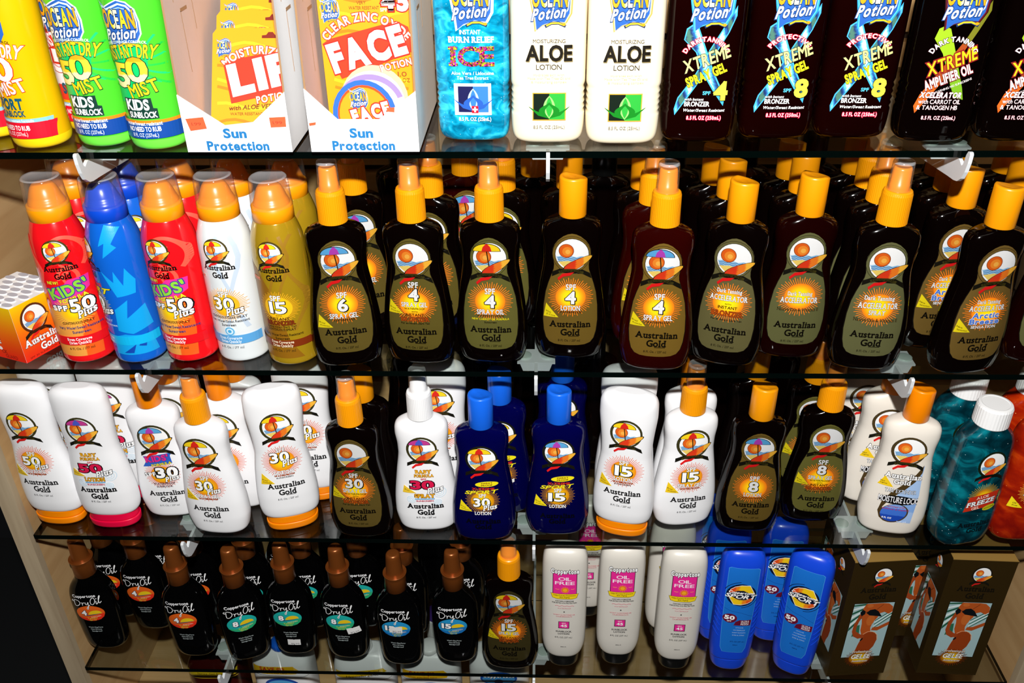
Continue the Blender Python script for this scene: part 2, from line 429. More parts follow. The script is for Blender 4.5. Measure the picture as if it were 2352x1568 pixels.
def burst(L, x, z, R, n=44, ray='#c8641a', glow=None, core=0.62, zs=0.95, dark=False):
    om = L.mats[0]; mt = 'printed_ink'
    for i in range(n):
        t = 2*PI*i/n; r1 = R * (1.0 if i % 2 else 0.92); w = 1.25 * R / n; w1 = 0.7 * R / n
        c, q = math.cos(t), math.sin(t); r0 = R * 0.45
        L.tris([(x + r0*c - w*q, z + (r0*q + w*c)*zs), (x + r0*c + w*q, z + (r0*q - w*c)*zs), (x + r1*c + w1*q, z + (r1*q - w1*c)*zs), (x + r1*c - w1*q, z + (r1*q + w1*c)*zs)], [(0, 1, 2), (0, 2, 3)], lin(ray), mt)
    L.up()
    def hexmix(a, b, t):
        a = [int(a[i:i+2], 16)/255 for i in (1, 3, 5)]; b = [int(b[i:i+2], 16)/255 for i in (1, 3, 5)]
        return tuple(a[k] + (b[k]-a[k])*t for k in range(3))
    outer = glow or '#d8731c'
    def g(px, pz):
        d = math.hypot(px-x, (pz-z)/zs) / (R*core)
        if d < 0.55: return hexmix('#ffe60a', '#fdc312', d/0.55)
        return hexmix('#fdc312', outer, min(1, (d-0.55)/0.45))
    # a fan of small triangles with a soft colour change
    P = [(x, z)]; T = []; m = 32
    for k in range(1, 5):
        for i in range(m):
            t = 2*PI*i/m; P.append((x + R*core*k/4*math.cos(t), z + R*core*k/4*math.sin(t)*zs))
    for i in range(m): T.append((0, 1+i, 1+(i+1) % m))
    for k in range(3):
        for i in range(m):
            a = 1+k*m+i; b = 1+k*m+(i+1) % m; T += [(a, a+m, b), (b, a+m, b+m)]
    L.tris(P, T, g, mt); L.up()

def emblem(L, x, z, R, umb=None, ring='#55502a', white_bg=True, banner='#3a3412', btext='#0c0a04', line='#14120a'):
    """round beach badge: ring, white sky, sun, parasol, waves, sand, surfboard and banner"""
    e0 = L.e
    L.disc(x, z, R*1.02, R*1.05, line); L.disc(x, z, R, R*1.03, ring); L.disc(x + R*0.02, z, R*0.895, R*0.925, line); L.disc(x + R*0.02, z, R*0.87, R*0.90, '#fdfdfd')
    # water and sand
    a = R*0.86
    pts = [(x - a*0.95, z - R*0.12)]
    for i in range(7): pts.append((x - a*0.9 + a*1.8*i/6, z - R*0.12 + (R*0.05 if i % 2 else -R*0.02)))
    pts += [(x + a*0.95, z - R*0.2), (x + a*0.72, z - R*0.5), (x - a*0.72, z - R*0.5)]
    L.poly(pts, '#9cc8e8')
    for k in range(3): L.stroke([(x - a*0.85 + a*1.6*i/8, z - R*0.2 - R*0.1*k + (R*0.035 if i % 2 else -R*0.03)) for i in range(9)], R*0.035, '#2c6cae', False)
    L.up(0.03)
    L.poly([(x - a*0.82, z - R*0.42), (x - a*0.2, z - R*0.36), (x + a*0.55, z - R*0.48), (x + a*0.5, z - R*0.66), (x, z - R*0.84), (x - a*0.45, z - R*0.72)], '#f0cf6a')
    sx, sz = x - R*0.28, z + R*(0.22 if not umb else 0.12)
    L.disc(sx, sz, R*0.40, R*0.40, '#6a2a08'); L.disc(sx, sz, R*0.375, R*0.375, '#e2601c'); L.disc(sx + R*0.05, sz - R*0.03, R*0.26, R*0.26, '#f08a2c'); L.disc(sx + R*0.08, sz - R*0.05, R*0.13, R*0.13, '#f8b24a')
    if umb:
        c1, c2 = umb; ux, uz = x - R*0.12, z + R*0.42; w = R*0.74; h = R*0.46
        def arcp(a0, a1, k=8): return [(ux + w*math.cos(math.radians(a0 + (a1-a0)*i/k)), uz + h*math.sin(math.radians(a0 + (a1-a0)*i/k))) for i in range(k+1)]
        L.poly([(p[0]*1, p[1]) for p in arcp(0, 180, 14)], line)
        L.poly([(ux + (p[0]-ux)*0.95, uz + (p[1]-uz)*0.92) for p in arcp(3, 177, 14)], c1)
        L.poly([(ux - w*0.36, uz + h*0.03), (ux + w*0.36, uz + h*0.03), (ux + w*0.27, uz + h*0.55), (ux + w*0.06, uz + h*0.93), (ux - w*0.06, uz + h*0.93), (ux - w*0.27, uz + h*0.55)], c2)
        L.stroke([(ux, uz), (ux + R*0.12, z - R*0.55)], R*0.06, '#3a2208')
    # surfboard lying on the sand
    bx, bz, bl, bw, ba = x + R*0.34, z - R*0.50, R*0.84, R*0.24, math.radians(30)
    def brd(k):
        o = []
        for i in range(20):
            t = 2*PI*i/20; px = bl*math.cos(t)*k; pz = bw*math.sin(t)*k * (1 - 0.25*math.cos(t))
            o.append((bx + px*math.cos(ba) - pz*math.sin(ba), bz + px*math.sin(ba) + pz*math.cos(ba)))
        return o
    L.poly(brd(1.06), line); L.poly(brd(0.98), lambda px, pz: '#f8b83c' if px > bx + R*0.3 else '#ee7a24' if px > bx - R*0.1 else '#dd3a1a')
    # banner and red tail
    bz0 = z - R*0.98
    L.poly([(x - R*1.02, bz0 - R*0.34), (x - R*0.55, bz0 - R*0.06), (x + R*0.6, bz0 - R*0.12), (x + R*1.08, bz0 - R*0.42), (x + R*0.98, bz0 - R*0.10), (x + R*0.6, bz0 + R*0.12), (x - R*0.6, bz0 + R*0.16), (x - R*1.0, bz0 - R*0.06)], line)
    L.poly([(x - R*0.72, bz0 - R*0.40), (x - R*0.45, bz0 - R*0.12), (x + R*0.16, bz0 - R*0.02), (x - R*0.05, bz0 - R*0.22), (x - R*0.42, bz0 - R*0.30), (x - R*0.66, bz0 - R*0.52)], '#e01c1c')
    L.poly([(x - R*0.68, bz0 + R*0.02), (x - R*0.3, bz0 + R*0.16), (x + R*0.2, bz0 + R*0.17), (x + R*0.66, bz0 + R*0.0), (x + R*0.62, bz0 - R*0.14), (x + R*0.2, bz0 + R*0.0), (x - R*0.3, bz0 + R*0.0), (x - R*0.62, bz0 - R*0.13)], banner)
    if R > 11: L.text('EXOTIC BLEND', x - R*0.02, bz0 + R*0.03, R*0.12, R*1.1, btext, 0.01)
    L.e = e0 + 0.05

# ------------------------------------------------------------------ object helpers
def tag(o, label=None, cat=None, group=None, kind=None):
    if label: o['label'] = label
    if cat: o['category'] = cat
    if group: o['group'] = group
    if kind: o['kind'] = kind
    return o
def obj(name, me, parent=None, loc=(0, 0, 0), rot=(0, 0, 0), label=None):
    o = bpy.data.objects.new(name, me); COL.objects.link(o); o.location = loc; o.rotation_euler = rot
    if parent: o.parent = parent
    if label: o['label'] = label
    return o
def thing(name, label, cat, loc, rotz=0, group=None, lean=0):
    e = bpy.data.objects.new(name, None); COL.objects.link(e); e.location = loc
    e.rotation_euler = (0, math.radians(lean), math.radians(rotz)); e.empty_display_size = 0.02
    return tag(e, label, cat, group)
def instance(parts, name, label, cat, loc, rotz=0, group=None, lean=0):
    """parts: (name, mesh, index of the parent part or None, height in mm, label)"""
    r = thing(name, label, cat, loc, rotz, group, lean); made = []
    for pn, me, par, dz, lb in parts:
        made.append(obj(pn, me, r if par is None else made[par], (0, 0, dz / 1000), label=lb))
    return r

# ------------------------------------------------------------------ body shapes
B_AG = Body([(0,26.5,13.5),(1.5,29,15.5),(5,31.8,17.2),(24,35.6,18.5),(45,35,18.5),(78,31,17),(105,27.2,15.5),(118,27.4,15.5),(132,29,15.2),(140,28.6,14.4),(146.5,25,12.6),(150.5,16,11.2),(151.5,11,11),(154,11,11)], 2.5)
B_TOT = Body([(17.5,24,12),(18,27.5,14.5),(20,30.4,16.4),(24,32.2,17.6),(34,33.6,18.5),(50,33.8,18.5),(84,31,17),(110,27.5,15.5),(125,27.8,15.5),(140,29,15.5),(160,30.8,15),(174,30.6,14.5),(182,28.5,13),(186.5,24,10),(188.5,16,6)], 2.4)
B_CAN = Body([(0,24,24),(0.6,25.4,25.4),(2,26,26),(6,26.2,26.2),(110,26.2,26.2),(122,25.9,25.9),(133,24.8,24.8),(144,21.8,21.8),(152,18.8,18.8)], 2.0)
B_DRY = Body([(0,19,12),(2,22.5,14),(8,25.5,15.5),(20,27,16.5),(50,28.3,17),(76,28.8,17),(94,27.6,16),(105,24.4,15),(113,19.5,13.6),(120,14.5,12.6),(127,12.2,12.2)], 2.5)
B_OIL = Body([(16.5,9,7),(17,14,11),(18.4,18,14),(21.5,21.4,15.8),(27,24,16.8),(36,26,17.6),(48,26.9,18),(80,27.2,18),(155,27.2,17),(178,26.4,16),(188,24.4,14),(194,20.5,10.5),(197,14,6)], 2.6)
B_SPO = Body([(20.6,24.6,17.2),(22,25,17.6),(45,26,18),(100,26.6,18),(155,26.3,17),(176,25.6,15.5),(186,23.4,13),(193,18.5,9.5),(196,12,5)], 2.7)
rip = []
for _k in range(5): rip += [(26 + _k*5, 31.9, 16.6), (28.5 + _k*5, 30.7, 16.5)]
B_BRN = Body([(0,23,11.5),(1.5,27,14),(5,30,15.8),(12,31.4,16.4),(22,31.9,16.6)] + rip + [(52,32,16.6),(110,32,16.2),(150,31.2,15.6),(160,29,14.5),(166,23,13),(170,14,12),(176,12.5,12)], 3.4)
B_BRL = Body([(0,23,11.5),(1.5,27,14),(5,30,15.8),(12,31.4,16.4),(22,31.9,16.62),(52,32,16.65),(110,32,16.25),(150,31.2,15.6)], 3.4)
B_KID = Body([(0,20,20),(1.5,23,23),(5,24.7,24.7),(10,25.2,25.2),(30,24.6,24.6),(66,23.9,23.9),(116,25.3,25.3),(146,25.2,25.2),(158,21,21),(166,14,14)], 2.0)
B_FRZ = Body([(0,21,14),(2.5,26,18),(10,30.5,20.5),(27,33.2,22),(71,32.6,21.3),(114,30.6,20),(136,29,18.5),(146,25,17),(154,18,15),(160,14,14)], 3.0)

M_CACHE = {}
def cached(key, fn):
    if key not in M_CACHE: M_CACHE[key] = fn()
    return M_CACHE[key]

def disc_cap(name, mat, z0=152, z1=190.5, r=13.2):
    me = lathe(name, [(z0, r-0.5), (z0+1, r), (z1-2.0, r-0.15), (z1-0.7, r-0.5), (z1, r-1.3), (z1-0.1, r-3.5), (z1-1.0, r-5), (z1-1.5, 3)], mat, 36)
    for v in me.vertices:
        z = v.co.z*1000
        if z > z1 - 4:
            k = (z - (z1-4))/4
            v.co.z += (-0.0036*k*max(0, (v.co.x*0.75 + v.co.y*0.66)/0.012) if v.co.z else 0)
    return me
def spray_parts(cmat='orange_cap', nmat='orange_deep', over='clear_overcap'):
    k = cmat + nmat + str(over)
    sk = cached('sk'+k, lambda: lathe('collar', [(152,12.9),(152.6,13.7),(180.5,13.4),(183.2,12.6),(184,11.6),(184,9.3)], cmat, 88, ribs=(152.5,181,0.2)))
    nz = cached('nz'+k, lambda: lathe('spray_nozzle', [(183.5,9.0),(190,9.0),(190.4,8.6),(203.5,8.2),(205.3,7.4),(205.8,6.2),(205.0,5.6),(205.0,1)], nmat, 30))
    oc = cached('oc'+k, lambda: lathe('clear_overcap', [(184.2,10.4),(185,10.2),(208.8,9.5),(210.6,9.0),(211.2,8.2),(210.7,7.6),(210.7,1)], over, 34, zmats=[(209.5,215,'overcap_top' if over == 'clear_overcap' else over)]))
    return [('collar', sk, None, 0, None), ('spray_nozzle', nz, None, 0, None), ('clear_overcap', oc, None, 0, 'clear plastic overcap')]
def flip_parts(cmat):
    lid = cached('lid'+cmat, lambda: Body([(0,26.4,14.5),(0.8,28.0,16.0),(2,28.6,16.5),(9.0,29.2,17.0),(9.8,28.6,16.6)], 2.3, step=2).mesh('cap_lid', cmat))
    base = cached('cb'+cmat, lambda: Body([(9.6,27.0,15.3),(9.9,28.0,16.0),(14.0,27.6,15.8),(19.5,27.4,15.6)], 2.3, step=2).mesh('flip_cap', cmat))
    return [('flip_cap', base, None, 0, None), ('cap_lid', lid, 0, 0, None)]

# ------------------------------------------------------------------ label designs
YR = ('#f6d21e', '#d8281c'); BM = ('#5aa6dc', '#b040b0'); RY = ('#f6d21e', '#d8281c'); MB2 = ('#c03a8c', '#4a58c0')
HW = [(138.3,0.1),(137.6,4),(135.6,8.2),(131.5,13),(127,16),(122,17.8),(117,18),(111,17.2),(106,16.4),(101,16.8),(94,19),(86,21.6),(76,24.2),(62,26),(46,26.6),(34,25.6),(26,23.6),(21.2,20.2),(19,15),(18.2,8),(18,0.1)]
def pear(k=1.0, dz=0):
    r = [(w*k, z+dz) for z, w in HW]
    return r + [(-x, z) for x, z in reversed(r)]
def pear_strips(L, col, k=1.0):
    for i in range(len(HW)-1):
        z1, w1 = HW[i]; z0, w0 = HW[i+1]
        L.tris([(-w0*k, z0), (w0*k, z0), (w1*k, z1), (-w1*k, z1)], [(0, 1, 2), (0, 2, 3)], lin(col))
    L.up(0.05)
STY = {
 'W': dict(col='#ffffff', bold=0.024, serif=True, out=('#101010', 0.035)),
 'N': dict(col='#ffffff', bold=0.036, serif=False, out=('#0c0c0c', 0.035), shadow=('#0c0c0c', 0.8)),
 'k': dict(col='#140e06', bold=0.02, serif=False),
 'H': dict(col='#ffffff', bold=0.030, serif=False, out=('#0c0c0c', 0.035), shadow=('#0c0c0c', 0.6)),
 'K': dict(col='#0b0906', bold=0.034, serif=True),
 'y': dict(col='#f4e31c', bold=0.03, serif=False, out=('#3a3206', 0.02)),
 'r': dict(col='#b02a1a', bold=0.03, serif=False),
 'b': dict(col='#b04a12', bold=0.035, serif=True, out=('#30120a', 0.03)),
 'g': dict(col='#3a2a10', bold=0.012, serif=True),
 'P': dict(col='#ffffff', bold=0.030, serif=True, out=('#0c0c0c', 0.05), slant=0.28, rot=12, lift=0.2),
 'c': dict(col='#4a7ce0', bold=0.03, serif=False, out=('#f2f6ff', 0.05)),
 'm': dict(col='#d81a4a', bold=0.04, serif=True, out=('#1a0a10', 0.05), shadow=('#1a1010', 0.7)),
 'o': dict(col='#f6b21a', bold=0.034, serif=True, out=('#5a1206', 0.06)),
 'n': dict(col='#26262e', bold=0.0, serif=False),
}
def ag_label(body, kind, umb, lines, dz=0, em=(120, 18.0), bz=69.5, bR=22, tri=None, az=40.6, up=0, tritext=('Broad', 'Protection'), brand=True, ml='8 Fl. Oz. / 237 ml', bcol=None, gold='#6a5a26'):
    L = Label(body, 'printed_ink'); ls = 3.0 + up; az += 2.0 + up
    if kind == 'white' and dz == 0: ls += 0; az += 0.5
    if kind == 'white' and dz > 0: ls -= 10; az -= 9
    em = (em[0] - (3 if dz == 0 else 4.5), em[1]); bz += ls * 0.8
    lines = [(l[0], l[1] + ls) + tuple(l[2:]) for l in lines]
    if tri: tri += ls
    if kind == 'dark':
        L.mats = ['printed_foil']
        pear_strips(L, '#14100a', 1.03); pear_strips(L, gold)
        burst(L, 0, bz, bR, 56, '#ea7416', '#e87212', 0.66)
        emblem(L, 0, em[0], em[1], umb, ring=gold)
        bc = '#0e0b06'
    elif kind == 'navy':
        burst(L, 0, bz, bR, 56, '#d08a14', '#d88a10', 0.66)
        emblem(L, 0, em[0], em[1], umb, ring='#1c1d14', banner='#1b2016'); bc = '#04040c'
    else:
        burst(L, 0, bz + dz, bR, 60, bcol or '#e0603a', '#f28a1c', 0.62)
        emblem(L, 0, em[0] + dz, em[1], umb, ring='#3c381a', white_bg=True); bc = '#0a0a0c'
    L.up()
    if tri:
        t0 = tri + dz
        L.poly([(-26, t0 - 7.5), (-11.5, t0 - 7.2), (-23.6, t0 + 7)], '#f3dc1c' if kind != 'white' else '#f0c81e')
        L.text(tritext[0], -21.5, t0 - 1.8, 1.6, 5.5, '#4a3c08', 0.012, rot=-18); L.text(tritext[1], -19, t0 - 5.0, 1.6, 9, '#4a3c08', 0.012, rot=-8)
    for ln in lines:
        t, z, h, w, st = ln[:5]; x = ln[5] if len(ln) > 5 else 0
        L.text(t, x, z + dz, h, w, **STY[st])
    if brand:
        L.text('Australian', 0, az + dz, 6.6, 40, bc, 0.028, True)
        L.text('Gold', 0.3, az - 9.2 + dz, 7.0, 18.5, bc, 0.028, True)
        L.rect(-1.5, 9, az - 13.9 + dz, az - 13.3 + dz, bc)
    if ml: L.text(ml, -0.5, az - 18.6 + dz, 2.3, 22, '#1b1508' if kind != 'white' else '#3a3a3e', 0.0, True)
    return L

AGB = dict(dark='amber_dark', red='amber_red')
def ag_parts(key, body_mat, top, label, cap='orange_cap', nz='orange_deep', over='clear_overcap'):
    body = cached('agbody'+body_mat, lambda: B_AG.mesh('bottle_body', body_mat))
    p = [('bottle_body', body, None, 0, None)]
    if label: p.append(('printed_label', cached('lab'+key, lambda: label().mesh('printed_label')), 0, 0, None))
    if top == 'spray': sp = spray_parts(cap, nz, over)
    else: sp = [('disc_cap', cached('dc'+cap, lambda: disc_cap('disc_cap', cap)), None, 0, None)]
    return p + sp
def tot_parts(key, body_mat, cap, label):
    body = cached('totbody'+body_mat, lambda: B_TOT.mesh('bottle_body', body_mat))
    f = flip_parts(cap)
    p = [f[0], ('cap_lid', f[1][1], 0, 0, None), ('bottle_body', body, None, 0, None)]
    if label: p.append(('printed_label', cached('lab'+key, lambda: label().mesh('printed_label')), 2, 0, None))
    return p

D = {}   # design name -> parts
D['spf6'] = ag_parts('spf6', 'amber_dark', 'spray', lambda: ag_label(B_AG, 'dark', BM, [('SPF',79,5.8,9.5,'W'),('6',68.3,12.2,8.4,'N'),('SPRAY GEL',57,5.0,27,'W'),('WATERPROOF',52.4,2.0,20,'k')], tri=52))
D['spf4br'] = ag_parts('spf4br', 'amber_dark', 'spray', lambda: ag_label(B_AG, 'dark', None, [('SPF',90,5.6,9.5,'W'),('4',79.4,11.4,8.6,'N'),('SPRAY GEL',69,4.6,25,'W'),('WATERPROOF',64.6,1.8,20,'k'),('WITH',61.4,1.6,6,'k'),('INSTANT',58,2.8,18,'k'),('BRONZER',53.2,4.4,28,'b'),('For an Instant Dark Tan',48.8,1.8,28,'k')], tri=66, gold='#645824', up=-2.5))
D['spf4oil'] = ag_parts('spf4oil', 'amber_dark', 'spray', lambda: ag_label(B_AG, 'dark', YR, [('SPF',80,5.8,9.5,'W'),('4',69,12.2,9,'N'),('SPRAY OIL',57.8,5.0,26,'W'),('WATERPROOF FORMULA',53.6,1.8,26,'k'),('NEW CARROT OIL FORMULA',50,2.0,36,'y'),('Sunscreen',46.6,1.8,12,'k')], az=39.4, gold='#66622e'))
D['spf4lo'] = ag_parts('spf4lo', 'amber_dark', 'disc', lambda: ag_label(B_AG, 'dark', None, [('SPF',80,5.8,9.5,'W'),('4',68.6,12.2,9,'N'),('LOTION',57.4,5.0,19,'W'),('WATERPROOF',53,1.9,22,'k')], tri=54, tritext=('With', 'Z-Cote'), gold='#725a22'))
D['spf4gel'] = ag_parts('spf4gel', 'amber_red', 'spray', lambda: ag_label(B_AG, 'dark', BM, [('SPF',81,5.8,9.5,'W'),('4',70,12.4,9,'N'),('SPRAY GEL',58.6,5.2,27,'W'),('WATERPROOF',53.8,1.9,22,'k')], tri=56, gold='#7c6024'))
D['acc_bronzer'] = ag_parts('accb', 'amber_dark', 'disc', lambda: ag_label(B_AG, 'dark', None, [('Dark Tanning',81.5,4.0,23,'W'),('ACCELERATOR',74,5.4,35,'W'),('WITH',67.6,1.6,6,'k'),('INSTANT',64,2.9,18,'k'),('BRONZER',57.6,5.2,30,'b'),('For an Instant Dark Tan',51,1.9,29,'k')], gold='#66603a'))
D['acc_plain'] = ag_parts('accp', 'amber_mid', 'disc', lambda: ag_label(B_AG, 'dark', None, [('Dark Tanning',72,4.0,23,'W'),('ACCELERATOR',65,5.6,35,'W'),('Native Oils & Vitamin E',55,3.2,39,'g')], az=39, gold='#64643c'))
D['acc_spray'] = ag_parts('accs', 'amber_dark', 'spray', lambda: ag_label(B_AG, 'dark', None, [('Dark Tanning',78.5,4.2,27,'W'),('ACCELERATOR',70.5,5.8,36,'W'),('SPRAY',63.2,4.6,15,'W'),('Native Oils & Vitamin E',55.4,3.4,40,'g')], gold='#666640'))
D['arctic'] = ag_parts('arct', 'amber_dark', 'disc', lambda: ag_label(B_AG, 'dark', None, [('Dark Tanning',78.5,3.8,22,'W'),('ACCELERATOR',71.6,5.2,34,'W'),('Arctic',64.4,5.4,25,'c'),('Breeze',58,5.2,28,'c'),('SENSATION',52.4,2.6,24,'W')], tri=54, tritext=('New', 'Sensation!'), gold='#705828', az=39.5))
D['plain_lo'] = ag_parts('plainlo', 'amber_dark', 'disc', None)
D['deep'] = ag_parts('deep', 'amber_dark', 'disc', None, cap='black_cap')  # cap coloured black in place of the shade in the back-row gaps
D['spf30br'] = ag_parts('spf30br', 'amber_dark', 'spray', lambda: ag_label(B_AG, 'dark', None, [('SPF',88,5.4,9.5,'W'),('30',77.4,11.2,18,'N'),('SPRAY GEL',67.4,4.6,26,'W'),('WATERPROOF',63.2,1.8,24,'k'),('WITH',60.2,1.5,6,'k'),('INSTANT',57,2.8,19,'k'),('BRONZER',52.4,4,28,'b'),('For an Instant Dark Tan',48.4,1.8,30,'k')], tri=64, gold='#685626'))
D['spf8lo'] = ag_parts('spf8lo', 'amber_dark', 'disc', lambda: ag_label(B_AG, 'dark', BM, [('SPF',80,5.8,10,'W'),('8',69,12.4,9,'N'),('LOTION',58,4.8,19,'W'),('WATERPROOF',53.8,1.9,22,'k')], gold='#6e5824', up=-4, az=45, bz=67))
D['spf8br'] = ag_parts('spf8br', 'amber_dark', 'spray', lambda: ag_label(B_AG, 'dark', None, [('SPF',88,5.6,10,'W'),('8',77.4,11.4,8.4,'N'),('SPRAY GEL',67,4.6,26,'W'),('WATERPROOF',63,1.8,22,'k'),('WITH',60,1.5,6,'k'),('INSTANT',57,2.8,19,'k'),('BRONZER',52.4,4,28,'b'),('For an Instant Dark Tan',48.4,1.8,28,'k')], tri=64, gold='#6c6830', up=-2.5, az=39, bz=66))
D['spf15br'] = ag_parts('spf15br', 'amber_dark', 'spray', lambda: ag_label(B_AG, 'dark', YR, [('SPF',86,5.4,10,'W'),('15',75.4,11,16,'N'),('SPRAY GEL',65.4,4.4,25,'W'),('WITH',61.6,1.5,6,'k'),('INSTANT',58.4,2.8,19,'k'),('BRONZER',53.4,4.6,24,'b'),('Instant Dark Tan',48.6,1.8,20,'k')], tri=62, gold='#423a1c'))
# white bottles
def kids30_label():
    L = ag_label(B_AG, 'white', BM, [], bz=62, bR=20, em=(117, 17.5), az=36)
    L.poly([(-19, 76), (14, 80), (13, 90), (16, 94), (-17, 90), (-14, 84)], '#2f62c4')
    L.text("KIDS'", -2, 87, 7, 25, '#e02c8a', 0.045, out=('#5a1040', 0.03), rot=6); L.text('FORMULA', 2, 79.4, 3, 22, '#f4e31c', 0.035, out=('#2a2a08', 0.03), rot=8)
    L.text('SPF', -13, 65.5, 5, 12, '#ffffff', 0.04, out=('#101010', 0.06), rot=8); L.text('30', 5.5, 67.5, 12.5, 22, '#ffffff', 0.05, out=('#101010', 0.06)); L.text('Plus', 10, 59.5, 6, 15, **STY['P'])
    L.text('WATERPROOF', 0, 52.6, 2.8, 24, '#3a1030', 0.02, True); L.text('SUNBLOCK', 0, 48.6, 2.4, 18, '#3a1030', 0.02, True)
    return L
D['kids30'] = ag_parts('kids30', 'white_plastic', 'disc', kids30_label, cap='orange_tottle')
D['w30gel'] = ag_parts('w30gel', 'white_plastic', 'spray', lambda: ag_label(B_AG, 'white', YR, [('SPF',80,5.2,9.5,'W'),('30',69.4,11.8,18,'N',-2),('Plus',63,6.6,15,'P',8),('SPRAY GEL',55.4,4.4,26,'W'),('WATERPROOF',51.6,1.8,22,'b')], tri=56, az=38.4), cap='orange_cap', nz='orange_deep')
def baby_label(body, dz, num, word):
    L = Label(body, 'printed_ink')
    top_dz = dz; dz -= 13 if dz > 0 else 5
    emblem(L, 0, 116 + top_dz - (4 if top_dz else 0), 16.4, MB2, ring='#3c381a')
    for cx, cz, r in ((17, 63, 7), (-15, 54, 5), (14, 50, 4.5)):
        for k in (1, 0.66, 0.33): L.ring(cx, cz + dz, r*k, r*k, 0.8, '#cfe4f2')
    L.text('BABY', 0, 92.4 + dz, 4.2, 17, **STY['o']); L.text('FORMULA', 0.5, 87 + dz, 3.4, 21, **STY['o'])
    L.text('SPF', 0, 82.4 + dz, 2.2, 6, '#c81a3a', 0.03); L.text(num, -2, 74.5 + dz, 10.4, 24, **STY['m']); L.text('Plus', 12, 68 + dz, 7, 17, **STY['P'])
    L.poly([(-24, 63 + dz), (-9, 63.6 + dz), (-22, 73 + dz)], '#f2c832'); L.text('Broad', -19, 67 + dz, 1.5, 5, '#503c08', 0.01, rot=-18)
    L.text(word, 0, 59.6 + dz, 4.8, 22, **STY['o']); L.rect(-11, 11, 54.6 + dz, 56 + dz, '#6cb0de'); L.text('SUNSCREEN', 0, 52.6 + dz, 1.9, 19, '#c81a4a', 0.03)
    L.text('Australian', 0, 45.2 + dz, 6.4, 40, '#0a0a0c', 0.036, True); L.text('Gold', 0.3, 36.4 + dz, 6.6, 18.5, '#0a0a0c', 0.036, True); L.rect(-1.5, 9, 32 + dz, 32.6 + dz, '#0a0a0c')
    L.text('8 Fl. Oz. / 237 ml', 0, 28.4 + dz, 2.2, 22, '#3a3a3e', 0.0, True)
    return L
D['baby30'] = ag_parts('baby30', 'white_plastic', 'spray', lambda: baby_label(B_AG, 0, '30', 'SPRAY'), cap='white_cap', nz='white_cap')
D['w15gel'] = ag_parts('w15gel', 'white_plastic', 'spray', lambda: ag_label(B_AG, 'white', YR, [('SPF',80.4,5.2,10,'W'),('15',70,11.8,17,'N'),('SPRAY GEL',58.8,4.4,27,'W'),('WATERPROOF',54.4,1.8,22,'b')], tri=56, az=40), cap='orange_cap', nz='orange_deep')
D['w50'] = tot_parts('w50', 'white_plastic', 'orange_tottle', lambda: ag_label(B_TOT, 'white', YR, [('SPF',80.6,5,9,'W'),('50',71,10.6,19,'N',-2),('Plus',64,6.6,15,'P',8),('LOTION',57.4,4.2,20,'W'),('WATERPROOF',53.4,1.8,22,'b')], dz=30, em=(116.5,16.5), tri=57, az=42))
D['baby50'] = tot_parts('baby50', 'white_plastic', 'pink_cap', lambda: baby_label(B_TOT, 27.5, '50', 'LOTION'))
D['w30'] = tot_parts('w30', 'white_plastic', 'orange_tottle', lambda: ag_label(B_TOT, 'white', YR, [('SPF',91,5,9,'W'),('30',82,12,19,'N',-2),('Plus',74.6,7,16,'P',8),('LOTION',62,4.4,21,'W'),('WATERPROOF',58,1.6,22,'b'),('SUNSCREEN',55.2,1.6,18,'k')], dz=30, em=(119.5,16.5), bz=75, tri=55, az=44.5))
D['w15'] = tot_parts('w15', 'white_plastic', 'orange_tottle', lambda: ag_label(B_TOT, 'white', YR, [('SPF',82,5.2,10,'W'),('15',71.4,12,17,'N'),('LOTION',60.6,4.6,20,'W'),('WATERPROOF',56.4,1.6,22,'b'),('SUNSCREEN',53.8,1.6,18,'k')], dz=30, em=(117.5,16.8), tri=56, az=42.6))
D['w_back'] = ag_parts('wback', 'white_plastic', 'disc', lambda: ag_label(B_AG, 'white', YR, [('SPF',80,5.2,9.5,'W'),('30',69.4,11.8,18,'N',-2)]), cap='orange_tottle')
def navy(n, plus):
    L = ag_label(B_AG, 'navy', YR if plus else BM, [('SPF',65,4.6,8,'W'),(n,55.6,10.6,17,'N',-1),('LOTION',40.6 if plus else 43,4.4,18,'W')] + ([('Plus',49.4,6.4,15,'P',8)] if plus else []), em=(119, 17) if plus else (121, 17), bz=58, bR=19, tri=50, brand=False, ml=None)
    L.disc(5, 83.5, 12.5, 3.6, '#f2e21c', rot=0.06); L.text('SWEAT', 5, 84.8, 1.9, 12, '#7a2a0a', 0.03, rot=3); L.text('PROOF', 5, 82, 1.9, 12, '#7a2a0a', 0.03, rot=3)
    L.text('X-TREME', 1, 77.4, 2.5, 24, '#d42a1c', 0.035, True); L.text('SPORT', -1, 72.6, 4.4, 34, '#f2e21c', 0.03, slant=0.5, rot=4)
    L.text('Australian', 0, 32, 6.2, 38, '#01010c', 0.036, True); L.text('Gold', 0, 24, 6.4, 18, '#01010c', 0.036, True)
    return L
D['navy30'] = ag_parts('navy30', 'navy_plastic', 'disc', lambda: navy('30', True), cap='blue_cap')
D['navy15'] = ag_parts('navy15', 'navy_plastic', 'disc', lambda: navy('15', False), cap='blue_cap')
